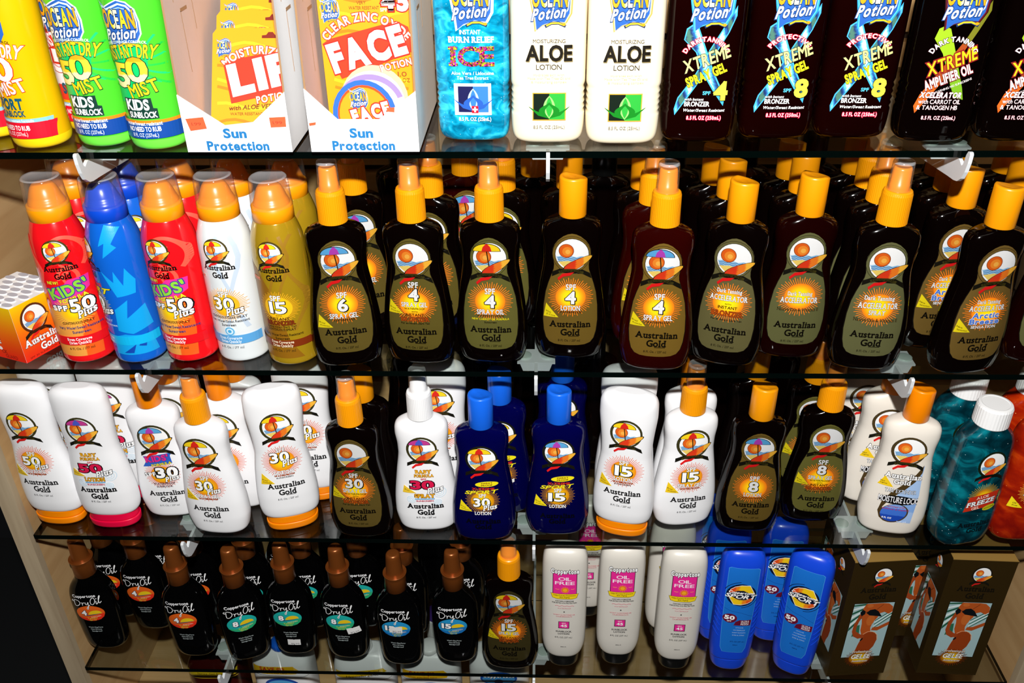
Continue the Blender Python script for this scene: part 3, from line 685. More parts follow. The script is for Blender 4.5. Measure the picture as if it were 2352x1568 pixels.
def moisture():
    L = Label(B_AG, 'printed_ink')
    L.poly([(11, 84), (15, 92), (19, 99), (18.6, 86), (20.5, 60), (19, 20), (4, 21), (-6, 24), (4, 40), (6, 52), (-4, 60), (4, 72)], lambda x, z: '#a8c6ee' if z > 52 else '#86aee8' if z > 36 else '#a4c2ee')
    L.poly([(18, 100), (12, 88), (2, 74), (-9, 61), (-16, 47), (-18, 34), (-15, 25), (-9, 20), (-13.5, 28), (-14, 40), (-8, 53), (4, 66), (13, 78), (18, 90)], '#4c3a1c')
    L.disc(-1, 33, 15.5, 13, '#4c3a1c', rot=0.5); L.disc(-1.2, 33.4, 14, 12, lambda x, z: '#7fa6e6' if z > 40 else '#3f72d4' if z > 30 else '#1c48b4', rot=0.5)
    emblem(L, -1, 117, 17.4, None, ring='#4a3a1c')
    L.text('Australian', 0, 84, 6.4, 37, '#ffffff', 0.03, True, out=('#1a1410', 0.055)); L.text('Gold', 0, 76.4, 6, 17, '#ffffff', 0.03, True, out=('#1a1410', 0.055))
    L.poly([(-24, 69), (-8, 68.5), (-18, 81.5)], '#f4cc1c'); L.text('New', -19.4, 74.5, 1.6, 4.5, '#4a3c08', 0.015); L.text('Lighter', -18, 72, 1.5, 7, '#4a3c08', 0.015)
    L.text('TAN  EXTENDER', 0.5, 64, 4.6, 32, '#dfe6f2', 0.01, out=('#1a1a22', 0.05)); L.disc(0, 52, 20.5, 6, '#0a0a0c'); L.text('MOISTURE LOCK', 0, 52.2, 7.6, 40, '#f6f6fa', 0.016, out=('#0a0a0c', 0.04))
    L.text('enriched with', 0, 42.6, 2.2, 18, '#b03a70', 0.02); L.text('sunflower & vitamin E', 0, 39, 2.2, 28, '#b03a70', 0.02); L.text('8 FL OZ', -7, 26, 2.2, 10, '#ffffff', 0.03); L.text('237 ml', 9, 22, 2.0, 10, '#e8f0ff', 0.02)
    return L
D['moisture'] = ag_parts('moist', 'moisture_plastic', 'disc', moisture, cap='orange_tottle')
def freeze():
    L = Label(B_FRZ, 'printed_ink')
    burst(L, 2, 74, 18, 50, '#c8a030', '#c8781c', 0.55)
    emblem(L, 1, 116, 15.4, None, ring='#12200e', banner='#0a1410')
    L.poly([(-17, 54), (17, 60), (20, 80), (-14, 74)], '#c83018')
    L.text('ALOE', 1, 73, 3.4, 14, '#f2dcc8', 0.02, True, rot=10); L.text('FREEZE', 0.5, 66, 5.8, 31, '#ffffff', 0.03, True, out=('#1a2a30', 0.05), slant=0.2, rot=10); L.text('GEL', -4, 58.6, 3.6, 9, '#f2dcc8', 0.02, True, rot=10)
    L.disc(12, 57.5, 7.5, 3.4, '#c8c41c', rot=0.25); L.text('LIDOCAINE', 12, 57.5, 1.6, 12, '#4a3c08', 0.02, rot=14)
    L.text('Australian', 1, 36, 6.2, 38, '#041218', 0.036, True, rot=3); L.text('Gold', 3, 27, 6.4, 18, '#041218', 0.036, True, rot=3)
    return L
def frz(mat, key, lab, cap='white_cap'):
    return [('bottle_body', cached('fb'+mat, lambda: B_FRZ.mesh('bottle_body', mat)), None, 0, None),
            ('printed_label', cached('lab'+key, lambda: lab().mesh('printed_label')), 0, 0, None),
            ('screw_cap', cached('fc'+cap, lambda: lathe('screw_cap', [(157,17.0),(158,17.8),(178,17.6),(180.5,16.4),(181,14),(180.6,13),(180.6,1)], cap, 72, ribs=(157.5,179,0.25))), None, 0, None)]
D['freeze'] = frz('freeze_gel', 'freeze', freeze)
def potion():
    L = Label(B_FRZ, 'printed_ink'); burst(L, 0, 74, 20, 50, '#f0b040', '#e06a10', 0.6); emblem(L, 0, 116, 15.4, None, ring='#7a3a10')
    L.text('Dark Tanning', 0, 80, 3.8, 24, **STY['W']); L.text('POTION', 0, 72, 5.6, 28, **STY['W']); L.text('Native Oils', 0, 62, 3.4, 22, **STY['W'])
    L.poly([(-26, 52), (-11, 52), (-24, 66)], '#f3dc1c'); L.text('Oil', -20, 58, 1.8, 3.4, '#4a3c08', 0.02); L.text('Free', -19, 55, 1.8, 5, '#4a3c08', 0.02)
    return L
D['orange_oil'] = frz('orange_gel', 'potion', potion)

# aerosol cans
def can_label(kind):
    L = Label(B_CAN, 'printed_ink')
    um = YR
    if kind == 'red':
        def bg(x, z): return '#f29a3a' if z < 60 - abs(x)*0.4 else '#ee3a20'
        L.poly([(-25, 8), (20, 8), (22, 40), (21, 70), (14, 84), (4, 70), (-12, 66), (-24, 56)], lambda x, z: '#f0a044' if x < 8 + (z-40)*0.1 else '#f4601c')
        for k, (cx, cz, r) in enumerate(((10, 118, 17), (8, 96, 10))):
            L.ring(cx, cz, r, r*1.2, 3.2, '#fb5a46', -40, 190); L.ring(cx, cz, r*0.55, r*0.7, 2.6, '#fb5a46', 60, 300)
        L.stroke([(-22, 138), (-20, 120), (-14, 104), (-18, 90)], 3, '#fb5a46')
    elif kind == 'flames':
        for pts in (((4, 150), (-4, 130), (2, 133), (-2, 118), (12, 128), (8, 132), (16, 146)), ((-8, 104), (2, 92), (4, 104), (10, 88), (14, 106), (20, 92), (18, 78), (2, 76)), ((-4, 62), (10, 72), (6, 52), (22, 64), (24, 40), (8, 34), (-6, 38)), ((-14, 30), (0, 34), (22, 30), (24, 10), (-14, 10))):
            L.poly([(x, z) for x, z in pts], '#12a4ec')
        for pts in (((-6, 12), (8, 22), (4, 12)), ((10, 20), (20, 34), (16, 18))): L.poly(list(pts), '#1248b0')
    elif kind == 'white':
        for x0, k in ((-20, 1), (6, -1), (16, 1)):
            L.stroke([(x0 + 5*k*math.sin(i*0.8), 138 - i*11) for i in range(10)], 3.4, '#c3d2e2')
        L.stroke([(-22 + i*1.2, 30 + i*3) for i in range(12)], 5, '#cfdbe8')
    elif kind == 'gold':
        L.poly([(-24, 8), (20, 8), (10, 30), (4, 60), (-2, 84), (-14, 106), (-25, 112), (-25, 60)], '#8c5e10')
        for x0, k in ((12, 1), (20, -1), (2, 1)):
            L.stroke([(x0 + 6*k*math.sin(i*0.7), 140 - i*10) for i in range(11)], 2.6, '#98701a')
    if kind == 'flames':
        L.rect(-25.6, 25.6, 21.5, 31.5, '#12b8f0'); return L
    x = 3
    emblem(L, x, 124, 11.5, um, ring='#4a3c10')
    ink_ = '#0c0604' if kind != 'blue' else '#08122e'
    L.text('Australian', x, 106.5, 5.2, 30, ink_, 0.032, True); L.text('Gold', x + 1, 98.6, 5.6, 14.5, ink_, 0.032, True); L.rect(x, x + 8, 95, 95.5, ink_)
    if kind == 'red':
        L.poly([(x-18, 66), (x+4, 70), (x+19, 82), (x+20, 95), (x+4, 94), (x-6, 84), (x-18, 82)], '#e8309a')
        burst(L, x, 58, 19, 44, '#f6c040', '#f6b83a', 0.6)
        L.text('NEW!', x - 10, 92, 3.2, 10, '#f6ee30', 0.03, out=('#6a1a08', 0.05)); L.text("KIDS'", x + 1, 83, 11, 34, '#8fd43a', 0.04, out=('#2a3a9a', 0.05), rot=14); L.text('FORMULA', x + 4, 73.6, 4, 25, '#f6ee30', 0.035, out=('#7a3a10', 0.04), rot=12)
        L.text('SPF', x - 10, 64, 5.2, 13, '#ffffff', 0.05, out=('#14204e', 0.08)); L.text('50', x + 9.5, 66, 13, 19, '#ffffff', 0.035, out=('#0e0e10', 0.045)); L.text('Plus', x + 12, 57, 7.4, 15, **STY['P'])
        L.text('CONTINUOUS SPRAY', x + 2, 47, 2.4, 28, '#3a1a0a', 0.02, True); L.text('Very Water/Sweat Resistant', x + 2, 41.6, 2.8, 38, '#2a3a7a', 0.02); L.text('Sunscreen', x + 3, 36.6, 2.8, 16, '#2a3a7a', 0.02)
        band, bt = '#e8121c', '#ffffff'
    elif kind == 'blue':
        burst(L, x, 66, 16, 50, '#e8c040', '#e0a030', 0.6); L.text('X-TREME', x, 88, 3.4, 24, '#e0281c', 0.04, True); L.text('SPORT', x, 82, 6, 34, '#f2e21c', 0.03, slant=0.4, out=('#1a2a10', 0.04))
        L.text('30', x, 68, 12, 19, **STY['N']); L.text('Plus', x + 10, 60, 7, 14, **STY['P']); L.text('CONTINUOUS SPRAY', x, 49, 2.4, 28, '#d8e8f8', 0.01, True); L.text('Very Water/Sweat Resistant', x, 44, 2.4, 34, '#d8e8f8', 0.01)
        band, bt = '#12b8f0', '#e8f6ff'
    elif kind == 'white':
        burst(L, x, 66, 20, 60, '#f0a838', '#f6b02c', 0.66); L.text('NEW!', x - 20, 95.6, 3, 9, '#e03a2c', 0.03, out=('#fff0e0', 0.04))
        L.text('SPF', x, 77.6, 5.6, 10, **STY['W']); L.text('30', x - 1, 67.2, 12.6, 18, **STY['H']); L.text('Plus', x + 8, 59.4, 7.6, 15, **STY['P'])
        L.text('CONTINUOUS CLEAR SPRAY', x, 52, 2.4, 34, '#1a1a20', 0.02, True); L.text('Very Water/Sweat Resistant', x, 47.6, 2.6, 36, '#1a1a20', 0.012); L.text('Sunscreen', x, 43.4, 2.6, 14, '#1a1a20', 0.012)
        L.disc(x, 36, 5.4, 5.4, '#cfe8f6'); L.ring(x, 36, 4.6, 4.6, 1.1, '#4aa8dc'); L.disc(x, 36, 1.8, 1.8, '#4aa8dc')
        band, bt = '#5aa4dc', '#eef6ff'
    else:
        burst(L, x, 66, 19, 60, '#f0b020', '#f0b81c', 0.7); L.text('NEW!', x - 19, 95.6, 3, 9, '#e03a2c', 0.03, out=('#ffd0a0', 0.04))
        L.text('SPF', x - 1, 76.6, 5.6, 10, **STY['W']); L.text('15', x, 66.4, 12, 15, **STY['H'])
        L.text('WITH', x, 57.4, 1.8, 6, '#3a2408', 0.01); L.text('INSTANT', x, 54, 2.8, 19, '#3a2408', 0.02); L.text('BRONZER', x, 49.2, 4.4, 27, '#7a2c0a', 0.035, True, out=('#30120a', 0.03)); L.text('Special Instant Dark Tan', x, 45, 2.0, 28, '#2a1c08', 0.012)
        L.text('CONTINUOUS SPRAY', x, 41.8, 2.4, 27, '#2a1c08', 0.02, True); L.text('Very Water/Sweat Resistant', x, 35.6, 2.6, 36, '#2a1c08', 0.012); L.text('Sunscreen', x, 31.6, 2.6, 14, '#2a1c08', 0.012)
        band, bt = '#7a2c0c', '#f0e0c0'
    L.rect(-25.6, 25.6, 21.5, 31.5 if kind != 'gold' else 29.5, band)
    zz = 0 if kind != 'gold' else -1
    L.text('Even Coverage', x - 1, 28.2 + zz, 3.0, 22, bt, 0.02, True); L.text('Dries Quickly', x - 1, 24.2 + zz, 3.0, 20, bt, 0.02, True)
    L.text('6 Fl. Oz. / 177 ml', x - 1, 17.4, 2.4, 23, '#3a2a10' if kind != 'white' else '#55606a', 0.0, True)
    return L
def can_parts(kind):
    body = {'red': 'can_red', 'blue': 'can_blue', 'white': 'can_white', 'gold': 'can_gold'}[kind]
    extra = []
    if kind == 'blue':
        fm = can_label('flames').mesh('flame_print'); fm.transform(Matrix.Rotation(math.radians(62), 4, 'Z')); extra = [('flame_print', fm, 0, 0, None)]
    ring = 'can_blue_ring' if kind == 'blue' else 'orange_cap'; inner = 'can_blue_ring' if kind == 'blue' else 'orange_deep'
    return [('can_body', cached('canb'+kind, lambda: B_CAN.mesh('can_body', body)), None, 0, None),
            ('printed_label', cached('canl'+kind, lambda: can_label(kind).mesh('printed_label')), 0, 0, None),
            ('collar', cached('canr'+ring, lambda: lathe('collar', [(150.5,18.8),(151,19.6),(164.5,19.4),(165.2,18.6),(165.2,10)], ring, 40)), None, 0, None),
            ('spray_nozzle', cached('cani'+inner, lambda: lathe('spray_nozzle', [(165,17.2),(167.5,17),(168,16.2),(170,16),(170.5,15.4),(173,14.8),(177,13.4),(181,11.6),(184,9.4),(185.3,6.5),(185.6,1)], inner, 32)), None, 0, None),
            ('clear_overcap', cached('canc', lambda: lathe('clear_overcap', [(163.5,19.7),(164.5,19.8),(168,19.3),(188,18.2),(190.6,17.4),(191.8,16),(191.2,14.6),(191.2,1)], 'clear_overcap', 40, zmats=[(190.7,195,'overcap_top')])), None, 0, 'clear plastic dome cap')] + extra
for k in ('red', 'blue', 'white', 'gold'): D['can_'+k] = can_parts(k)

# black spray bottles with bronze caps
def dry_label(num, c1, c2, sun='#f0cc1c', price=None, mid='#3ab0d8'):
    L = Label(B_DRY, 'printed_ink')
    DZ = -6.5; dsc = L.surf.front; L.surf = Shift(L.surf, DZ)
    L.disc(-2, 76, 18.0, 13.2, c1, rot=0.12)
    L.poly([(-19.2, 70), (-10, 68), (0, 70.5), (15.4, 76), (14, 70), (9, 65.5), (1, 62.9), (-8, 63.3), (-15, 66)], c2)
    L.poly([(-4 + 9*math.cos(math.radians(a)), 75 + 8*math.sin(math.radians(a))) for a in range(8, 188, 15)] if False else [(4 + 8.4*math.cos(math.radians(a)), 74.8 + 6.4*math.sin(math.radians(a)) + 0.9*math.cos(math.radians(a))) for a in range(0, 181, 15)], sun)
    L.poly([(-16, 71), (-6, 71.8), (3, 73.4), (13.6, 76.6), (4, 74.8), (-6, 73)], '#2a4a78')
    L.text('SUNSCREEN', 4, 70.6, 1.6, 13, '#f2dcc0', 0.01, rot=10); L.text('Tanning', -1, 68, 2.4, 13, '#c8d040' if 'f' not in c1[1:2] else '#f0a030', 0.02, rot=6); L.text('Spray', -1, 65, 2.2, 9, '#c8d040' if 'f' not in c1[1:2] else '#f0a030', 0.02, rot=6)
    L.text(num, -9.5, 77, 7.6, 5.6 if len(num) == 1 else 10.5, '#ffffff', 0.045, out=('#10203a', 0.05), shadow=('#10203a', 0.6))
    L.surf = L.surf.base
    L.text('Coppertone', -4, 98.6, 4.2, 29, '#f4f4f6', 0.026, rot=3)
    # hand-written words as pen strokes
    S = [[(6,40),(1,35),(5,31),(10,35),(9,22),(11,9),(20,9),(29,20),(27,33),(17,40),(9,40)], [(33,25),(37,22),(37,10)], [(37,17),(42,24),(46,21)], [(49,25),(49,15),(54,13),(59,25),(58,8),(54,-12),(50,-8),(56,2),(64,10)],
         [(76 + 8*math.cos(t) + 3*math.sin(t), 27 + 17*math.sin(t)) for t in [2*PI*i/14 for i in range(15)]], [(88,27),(87,12),(90,11),(95,20)], [(95,22),(103,46),(101,49),(97,34),(97,16),(100,13),(105,20)]]
    def smooth(p):
        o = []
        for i in range(len(p) - 1):
            a, b, c, d = p[max(i-1, 0)], p[i], p[i+1], p[min(i+2, len(p)-1)]
            for t in (0, 0.33, 0.66): o.append(tuple(0.5*((2*b[k]) + (c[k]-a[k])*t + (2*a[k]-5*b[k]+4*c[k]-d[k])*t*t + (3*b[k]-a[k]-3*c[k]+d[k])*t**3) for k in (0, 1)))
        return o + [p[-1]]
    S = [smooth(q) for q in S]
    m = lambda p: (-21 + p[0]*0.352, 79.5 + p[1]*0.31 + p[0]*0.035)
    for st in S: L.stroke([m(p) for p in st], 1.3, '#0a0a0c', False)
    L.up()
    for st in S: L.stroke([m(p) for p in st], 0.8, '#fafafa', False)
    L.up(); L.disc(*m((90, 38)), 0.7, 0.7, '#fafafa')
    for k, (t, w) in enumerate((("Won't Clog Pores", 18), ('Non-Greasy', 14), ('Sandproof', 13))): L.text(t, -1, 45 - 3.6*k, 2.0, w, '#c8d4d4', 0.008)
    if price:
        px, pz, t, r = price; c, q = math.cos(math.radians(r)), math.sin(math.radians(r))
        P = [(-8, -5.2), (-1, -5.2), (0, -4.4), (1, -5.2), (8, -5.2), (8, 5.2), (1, 5.2), (0, 4.4), (-1, 5.2), (-8, 5.2)]
        L.up(0.12); L.poly([(px + a*c - b*q, pz + a*q + b*c) for a, b in P], '#ecebe9'); L.text(t, px + 1, pz - 3, 2.6, 10.5, '#6a6a70', 0.0, rot=r)
    return L
def dry_parts(key, *a, **k):
    return [('bottle_body', cached('dryb', lambda: B_DRY.mesh('bottle_body', 'black_plastic')), None, 0, None),
            ('printed_label', cached('dry'+key, lambda: dry_label(*a, **k).mesh('printed_label')), 0, 0, None),
            ('collar', cached('dryc', lambda: lathe('collar', [(125.5,12.6),(126,13.2),(144,13.0),(148,13.6),(150,14.3),(151,14.3),(151.4,13.6),(149.6,12.2),(149.2,10.5)], 'bronze_cap', 44)), None, 0, None),
            ('spray_cap', cached('dryn', lambda: lathe('spray_cap', [(149,11.2),(150,10.6),(153,10.2),(176,8.8),(179.5,8.3),(181.2,7.2),(181.8,5.6),(181.6,1)], 'bronze_cap', 36)), None, 0, None)]
OR1, OR2 = '#e8641c', '#e8301a'; GR1, GR2 = '#1fb0a8', '#2aae74'; BL1, BL2 = '#2494cc', '#1a70b8'
D['dry4'] = dry_parts('4', '4', OR1, OR2)
D['dry_plain'] = [p for p in dry_parts('4', '4', OR1, OR2) if p[0] != 'printed_label']
D['dry8'] = dry_parts('8', '8', GR1, GR2)
D['dry8p'] = dry_parts('8p', '8', GR1, GR2, price=(1, 27, '$11.99', -3))
D['dry8q'] = dry_parts('8q', '8', GR1, GR2, price=(14, 56, '$12.99', 10))
D['dry15'] = dry_parts('15', '15', BL1, BL2)
D['dry15p'] = dry_parts('15p', '15', BL1, BL2, price=(-2, 69, '$12.99', 0))

# pearl white oil-free lotion
def oil_label():
    L = Label(B_OIL, 'printed_ink')
    L.rect(-14.4, 14.4, 129, 167, '#1c1020'); L.rect(-13.7, 13.7, 129.5, 166.4, '#ee2c96')
    L.text('OIL', 0, 157.4, 5.0, 15, '#fff0f8', 0.012); L.text('FREE', 0, 150.6, 5.0, 23, '#fff0f8', 0.012)
    for i in range(12):
        t = 2*PI*i/12; L.tris([(0.5 + 3.6*math.cos(t-0.18), 139.4 + 3.6*math.sin(t-0.18)), (0.5 + 3.6*math.cos(t+0.18), 139.4 + 3.6*math.sin(t+0.18)), (0.5 + 6*math.cos(t), 139.4 + 6*math.sin(t))], [(0, 1, 2)], lin('#f69a1c'))
    L.disc(0.5, 139.4, 3.9, 3.9, '#f07a1a'); L.disc(0.5, 139.4, 2.6, 2.6, '#f8b02a'); L.stroke([(-11, 141), (-8, 140.4), (-6.4, 141)], 0.5, '#ffc030'); L.stroke([(7.4, 141.4), (9.6, 141), (11.4, 141.8)], 0.5, '#ffc030')
    L.poly([(-16.6, 133.4), (16.6, 133.4), (14.6, 126.2), (9, 124.6), (-9, 124.6), (-14.6, 126.2)], '#5a4a08'); L.poly([(-16, 133), (16, 133), (14.2, 126.6), (9, 125.2), (-9, 125.2), (-14.2, 126.6)], '#fbd91a')
    L.text('Helps Prevent Premature', 0, 130.8, 1.9, 26, '#2a2008', 0.01); L.text('Skin Aging', 0, 128, 1.9, 12, '#2a2008', 0.01)
    L.text('Coppertone', 0, 169.2, 6.4, 32, '#ffffff', 0.045, out=('#15151a', 0.07))
    L.text('CONTAINS AVOBENZONE', 0, 121.4, 1.9, 22, '#26262c', 0.03); L.text('FOR EXTRA UVA PROTECTION', 0, 118.4, 1.9, 29, '#26262c', 0.03)
    L.stroke([(-11 + i*1.5, 113 + (0.9 if i % 4 in (1, 2) else 0)) for i in range(16)], 0.55, '#d86078')
    L.text('WATERPROOF', 0, 109.4, 2.0, 16, '#d88490', 0.0); L.disc(0, 103.4, 0.9, 0.9, '#303036'); L.text("WON'T CLOG PORES OR", 0, 98.4, 1.8, 26, '#d8707e', 0.01); L.text('CAUSE BREAKOUTS', 0, 95.4, 1.8, 19, '#d8707e', 0.01)
    L.rect(-6.6, 6.6, 75, 87, '#1c1020'); L.rect(-5.9, 5.9, 75.7, 86.3, '#ee2c96'); L.text('SPF', 0, 84, 1.9, 5, '#ffd8ea', 0.02); L.text('45', 0, 79.6, 4, 7.4, '#ffffff', 0.03)
    L.text('SUNBLOCK', 0, 69.6, 2.4, 19, '#26262c', 0.02, True); L.text('LOTION', 0, 65.6, 2.4, 14, '#26262c', 0.02, True); L.text('8 FL OZ (237 mL)', 0, 59, 2.4, 21, '#26262c', 0.0); L.text('5862-R', 0, 42, 1.4, 7, '#45454a', 0.0)
    return L
D['oilfree'] = [('flip_cap', cached('oc', lambda: Body([(0,16.5,12.5),(1,18,13.8),(4,19,14.6),(18,20.6,15.6),(21,20.4,15.4)], 2.3).mesh('flip_cap', 'black_cap')), None, 0, 'black cap'),
                ('bottle_body', cached('ob', lambda: B_OIL.mesh('bottle_body', 'pearl_plastic')), None, 0, None),
                ('printed_label', cached('ol', lambda: oil_label().mesh('printed_label')), 1, 0, None)]
# blue sport lotion
def sport_label():
    L = Label(B_SPO, 'printed_ink')
    o = [(-17.5, 174), (-15, 176), (15, 176), (17.5, 174), (17.6, 120), (16.6, 80), (15, 44), (12, 36), (-12, 36), (-15, 44), (-16.6, 80), (-17.6, 120)]
    L.poly([(x*1.03, z + (0.4 if z > 100 else -0.4)) for x, z in o], '#4a9ae4'); L.poly(o, lambda x, z: '#1a72d2')
    L.ring(0, 135, 20.3, 20.8, 0.8, '#0c1a40', 96, 162); L.ring(0, 135, 20.3, 20.8, 0.8, '#0c1a40', 276, 342)
    L.disc(0, 135, 17.4, 17.8, '#0b1430')
    gr = lambda x, z: '#e8501a' if x < -7 else '#f4881c' if x < -3 else '#fbcf18'
    gb_ = lambda x, z: '#e8501a' if x > 7 else '#f4881c' if x > 2 else '#fbcf18'
    top = [(-14, 137.5), (-12.6, 143), (-8, 147.6), (-1, 150.2), (8.5, 150.4), (15.6, 136), (10, 138.4), (2, 142.6), (-5, 142), (-9.4, 139.6)]
    L.poly([(x*1.04, 135 + (z - 135)*1.05) for x, z in top], '#f4f4f4'); L.poly(top, gr)
    bot = [(14.4, 131.5), (12.6, 126), (8, 122.4), (1, 119.8), (-7.4, 120), (-14.6, 133), (-9, 131), (-2, 127), (5, 127.6), (9.4, 130)]
    L.poly([(x*1.04, 135 + (z - 135)*1.05) for x, z in bot], '#f4f4f4'); L.poly(bot, gb_)
    L.text('Coppertone', 0, 139, 3.6, 29, '#ffffff', 0.035, slant=0.25, rot=-3); L.text('SPORT', 0, 132.8, 5.8, 34, '#ffffff', 0.03, slant=0.35, rot=-3); L.text('SUNBLOCK LOTION', 0, 127.8, 1.4, 24, '#c8a030', 0.02, rot=-3)
    L.stroke([(-17, 112), (-8, 108), (4, 106), (17, 100)], 0.3, '#123a88')
    L.disc(-9, 96, 8.4, 7.6, '#6a1030'); L.text('50', -9.4, 97, 6, 11, '#ffffff', 0.05); L.text('SPF', -9.4, 91.2, 2, 5, '#ffffff', 0.02)
    L.poly([(-3, 86), (-2, 90.5), (3, 94), (16.4, 94), (16.2, 84.5), (-4, 84.5)], '#6a1030')
    for k, t in enumerate(('ULTRA', 'SWEAT', 'PROOF')): L.text(t, 9.4, 92 - 2.7*k, 1.9, 9.4, '#f8f0f4', 0.03)
    for k, (t, w) in enumerate((('UVA/UVB', 9), ('WATERPROOF', 14), ("WON'T RUN INTO", 16), ('EYES & STING', 14))): L.text(t, 4, 80.6 - 4.4*k, 1.8, w, '#a8ccf0', 0.01)
    L.text('8 FL OZ (237 mL)', 4, 56, 2.2, 17, '#0e2a66', 0.0); L.text('5862', 2, 50, 1.4, 6, '#0e2a66', 0.0)
    return L
def ridge_mesh():
    mb = MB()
    for sgn in (-1, 1):
        for k in range(7):
            z0 = 60 + 9*k; P = []
            for i in range(7):
                x = sgn * (18.6 + i*1.15); z = z0 + i*1.5
                P.append((x, z))
            vs = []
            for x, z in P:
                x = math.copysign(min(abs(x), B_SPO.ab(z)[0]*0.985), x)
                for dz, e in ((-1.1, -0.2), (0, 0.75), (1.1, -0.2)): vs.append(B_SPO.front(x, z + dz, e))
            fs = []
            for i in range(6):
                for j in range(2): fs.append((i*3+j, i*3+j+1, i*3+j+4, i*3+j+3))
            mb.add(vs, fs, 'sport_blue', True)
    return mb.build('grip_ridges')
D['sport'] = [('flip_cap', cached('sc', lambda: Body([(0,18.5,14),(1,20,15),(4,21.8,16),(19,24.4,17.2),(20.2,24.4,17.2)], 2.4).mesh('flip_cap', 'sport_blue')), None, 0, None),
              ('bottle_body', cached('sb', lambda: B_SPO.mesh('bottle_body', 'sport_blue')), None, 0, None),
              ('printed_label', cached('sl', lambda: sport_label().mesh('printed_label')), 1, 0, None),
              ('grip_ridges', cached('sr', ridge_mesh), 1, 0, None)]

# top shelf: the wave logo
def wave_logo(L, x, z, w, out='#dff2ff', glow=None):
    k = w / 30.0
    sh = [(-15,10),(-13,18),(-16,24),(-10,20),(-4,23),(3,26),(10,24),(15,18),(16.5,8),(16,-2),(12,-9),(3,-8),(-6,-11),(-11,-15),(-12,-6)]
    if glow: L.poly([(x + a*1.14*k, z + (b*1.1)*k) for a, b in sh], glow)
    L.poly([(x + a*1.07*k, z + (b*1.04)*k) for a, b in sh], out); L.poly([(x + a*k, z + b*k) for a, b in sh], '#2a62b8')
    L.stroke([(x + a*k, z + b*k) for a, b in ((-14,21),(-9,18.4),(-3,20.6),(4,23.4),(10,21.6),(13.4,17))], 1.5*k, '#d8ecff'); L.stroke([(x + a*k, z + b*k) for a, b in ((-12,17.6),(-4,18.6),(4,20.4),(9,19))], 0.8*k, '#a8d0f4')
    L.stroke([(x + a*k, z + b*k) for a, b in ((14.6,16),(15.4,8),(14.6,1),(11,-4))], 0.8*k, '#e8f4ff')
    z1 = z + 10.4*k
    L.text('OCEAN', x - 0.2*k, z1 + 0.4*k, 14.4*k, 28.5*k, lambda px, pz: '#f6a418' if (px - x) < -9*k or (px - x) > 8*k else '#f8d42a' if abs(px - x + 0.5*k) > 3.4*k else '#f4f0c0', 0.03, out=('#0e2450', 0.04))
    L.text('Potion', x - 0.5*k, z - 1.6*k, 8.6*k, 27*k, '#ffffff', 0.03, out=('#16407e', 0.06), slant=0.35, rot=6, lift=0.16); L.up(0.12)
    L.stroke([(x + a*k, z + b*k) for a, b in ((-4,-12.2),(1,-9.6),(7,-9.4),(13,-12))], 2.4*k, '#12305e'); L.stroke([(x + a*k, z + b*k) for a, b in ((-3,-11.6),(1,-9.6),(7,-9.4),(12,-11.4))], 1.3*k, '#f8c424'); L.disc(x + 11.4*k, z - 10.6*k, 1.7*k, 1.1*k, '#f2a018')
def leaf_tile(L, x, z, w, h, blue=False):
    g = ('#0c1c10', '#2fae3c', '#12801e', '#9ae078') if not blue else ('#141a4e', '#3a7ed8', '#2a5cb8', '#b8dcfa')
    L.rect(x - w/2 - 0.8, x + w/2 + 0.8, z - h/2 - 0.8, z + h/2 + 0.8, '#e0a83a' if not blue else '#eef6ff'); L.rect(x - w/2, x, z - h/2, z + h/2, g[0] if not blue else '#1c1c50'); L.rect(x, x + w/2, z - h/2, z + h/2, g[1])
    if blue: L.mats
    for sx, ww in ((0.0, 0.30), (-0.62, 0.16), (0.62, 0.16)):
        P = []
        for s_ in (1, -1):
            for i in range(9):
                t = i / 8 if s_ == 1 else 1 - i / 8
                P.append((x + w*0.5*(sx*math.sin(PI*min(1, t*1.1))*0.75) + s_*w*ww*math.sin(PI*t)**0.8*0.62, z - h*0.46 + h*0.88*t*(1 if sx == 0 else 0.72)))
        L.poly(P, g[2] if sx else g[3]); 
        if sx == 0: L.poly([(x + (px - x)*0.55, z + (pz - z)*0.9) for px, pz in P], g[1])
    for sg in (-1, 1): L.poly([(x, z - h*0.46), (x + sg*w*0.35, z - h*0.34), (x + sg*w*0.66, z + h*0.02), (x + sg*w*0.42, z - h*0.16), (x + sg*w*0.12, z - h*0.3)], g[2])
    if blue:
        L.rect(x - 1.6, x + 4.2, z - h/2 - 0.6, z - h/2 + 5.6, '#d8142c'); L.rect(x + 0.6, x + 2, z - h/2 + 0.2, z - h/2 + 4.8, '#ffffff'); L.rect(x - 1, x + 3.6, z - h/2 + 1.8, z - h/2 + 3.2, '#ffffff')
def burn_label():
    L = Label(B_BRL, 'printed_ink'); wave_logo(L, 1, 112, 31, '#eaf6ff', '#f4faff')
    L.text('INSTANT', 0, 94.5, 3.6, 17.5, '#eefaff', 0.02); L.text('BURN RELIEF', 0.5, 88.4, 4.6, 38, '#f6fcff', 0.04, True)
    L.text('ICE', 0.5, 74.6, 15, 37, '#b02848', 0.02, True, mat='hologram_ink', out=('#2a2a4a', 0.016))
    L.text('Aloe Vera / Lidocaine', 1, 60.6, 2.7, 36, '#e8f8ff', 0.02); L.text('Tea Tree Extract', 1, 56.6, 2.7, 27, '#e8f8ff', 0.02)
    L.rect(-15.4, 15.6 + 1, 24.4, 52, '#dff0fa'); leaf_tile(L, 1, 38.2, 26, 22.5, True)
    L.text('8.5 FL OZ (251mL)', 2, 21, 3.1, 28, '#f4fcff', 0.024); return L
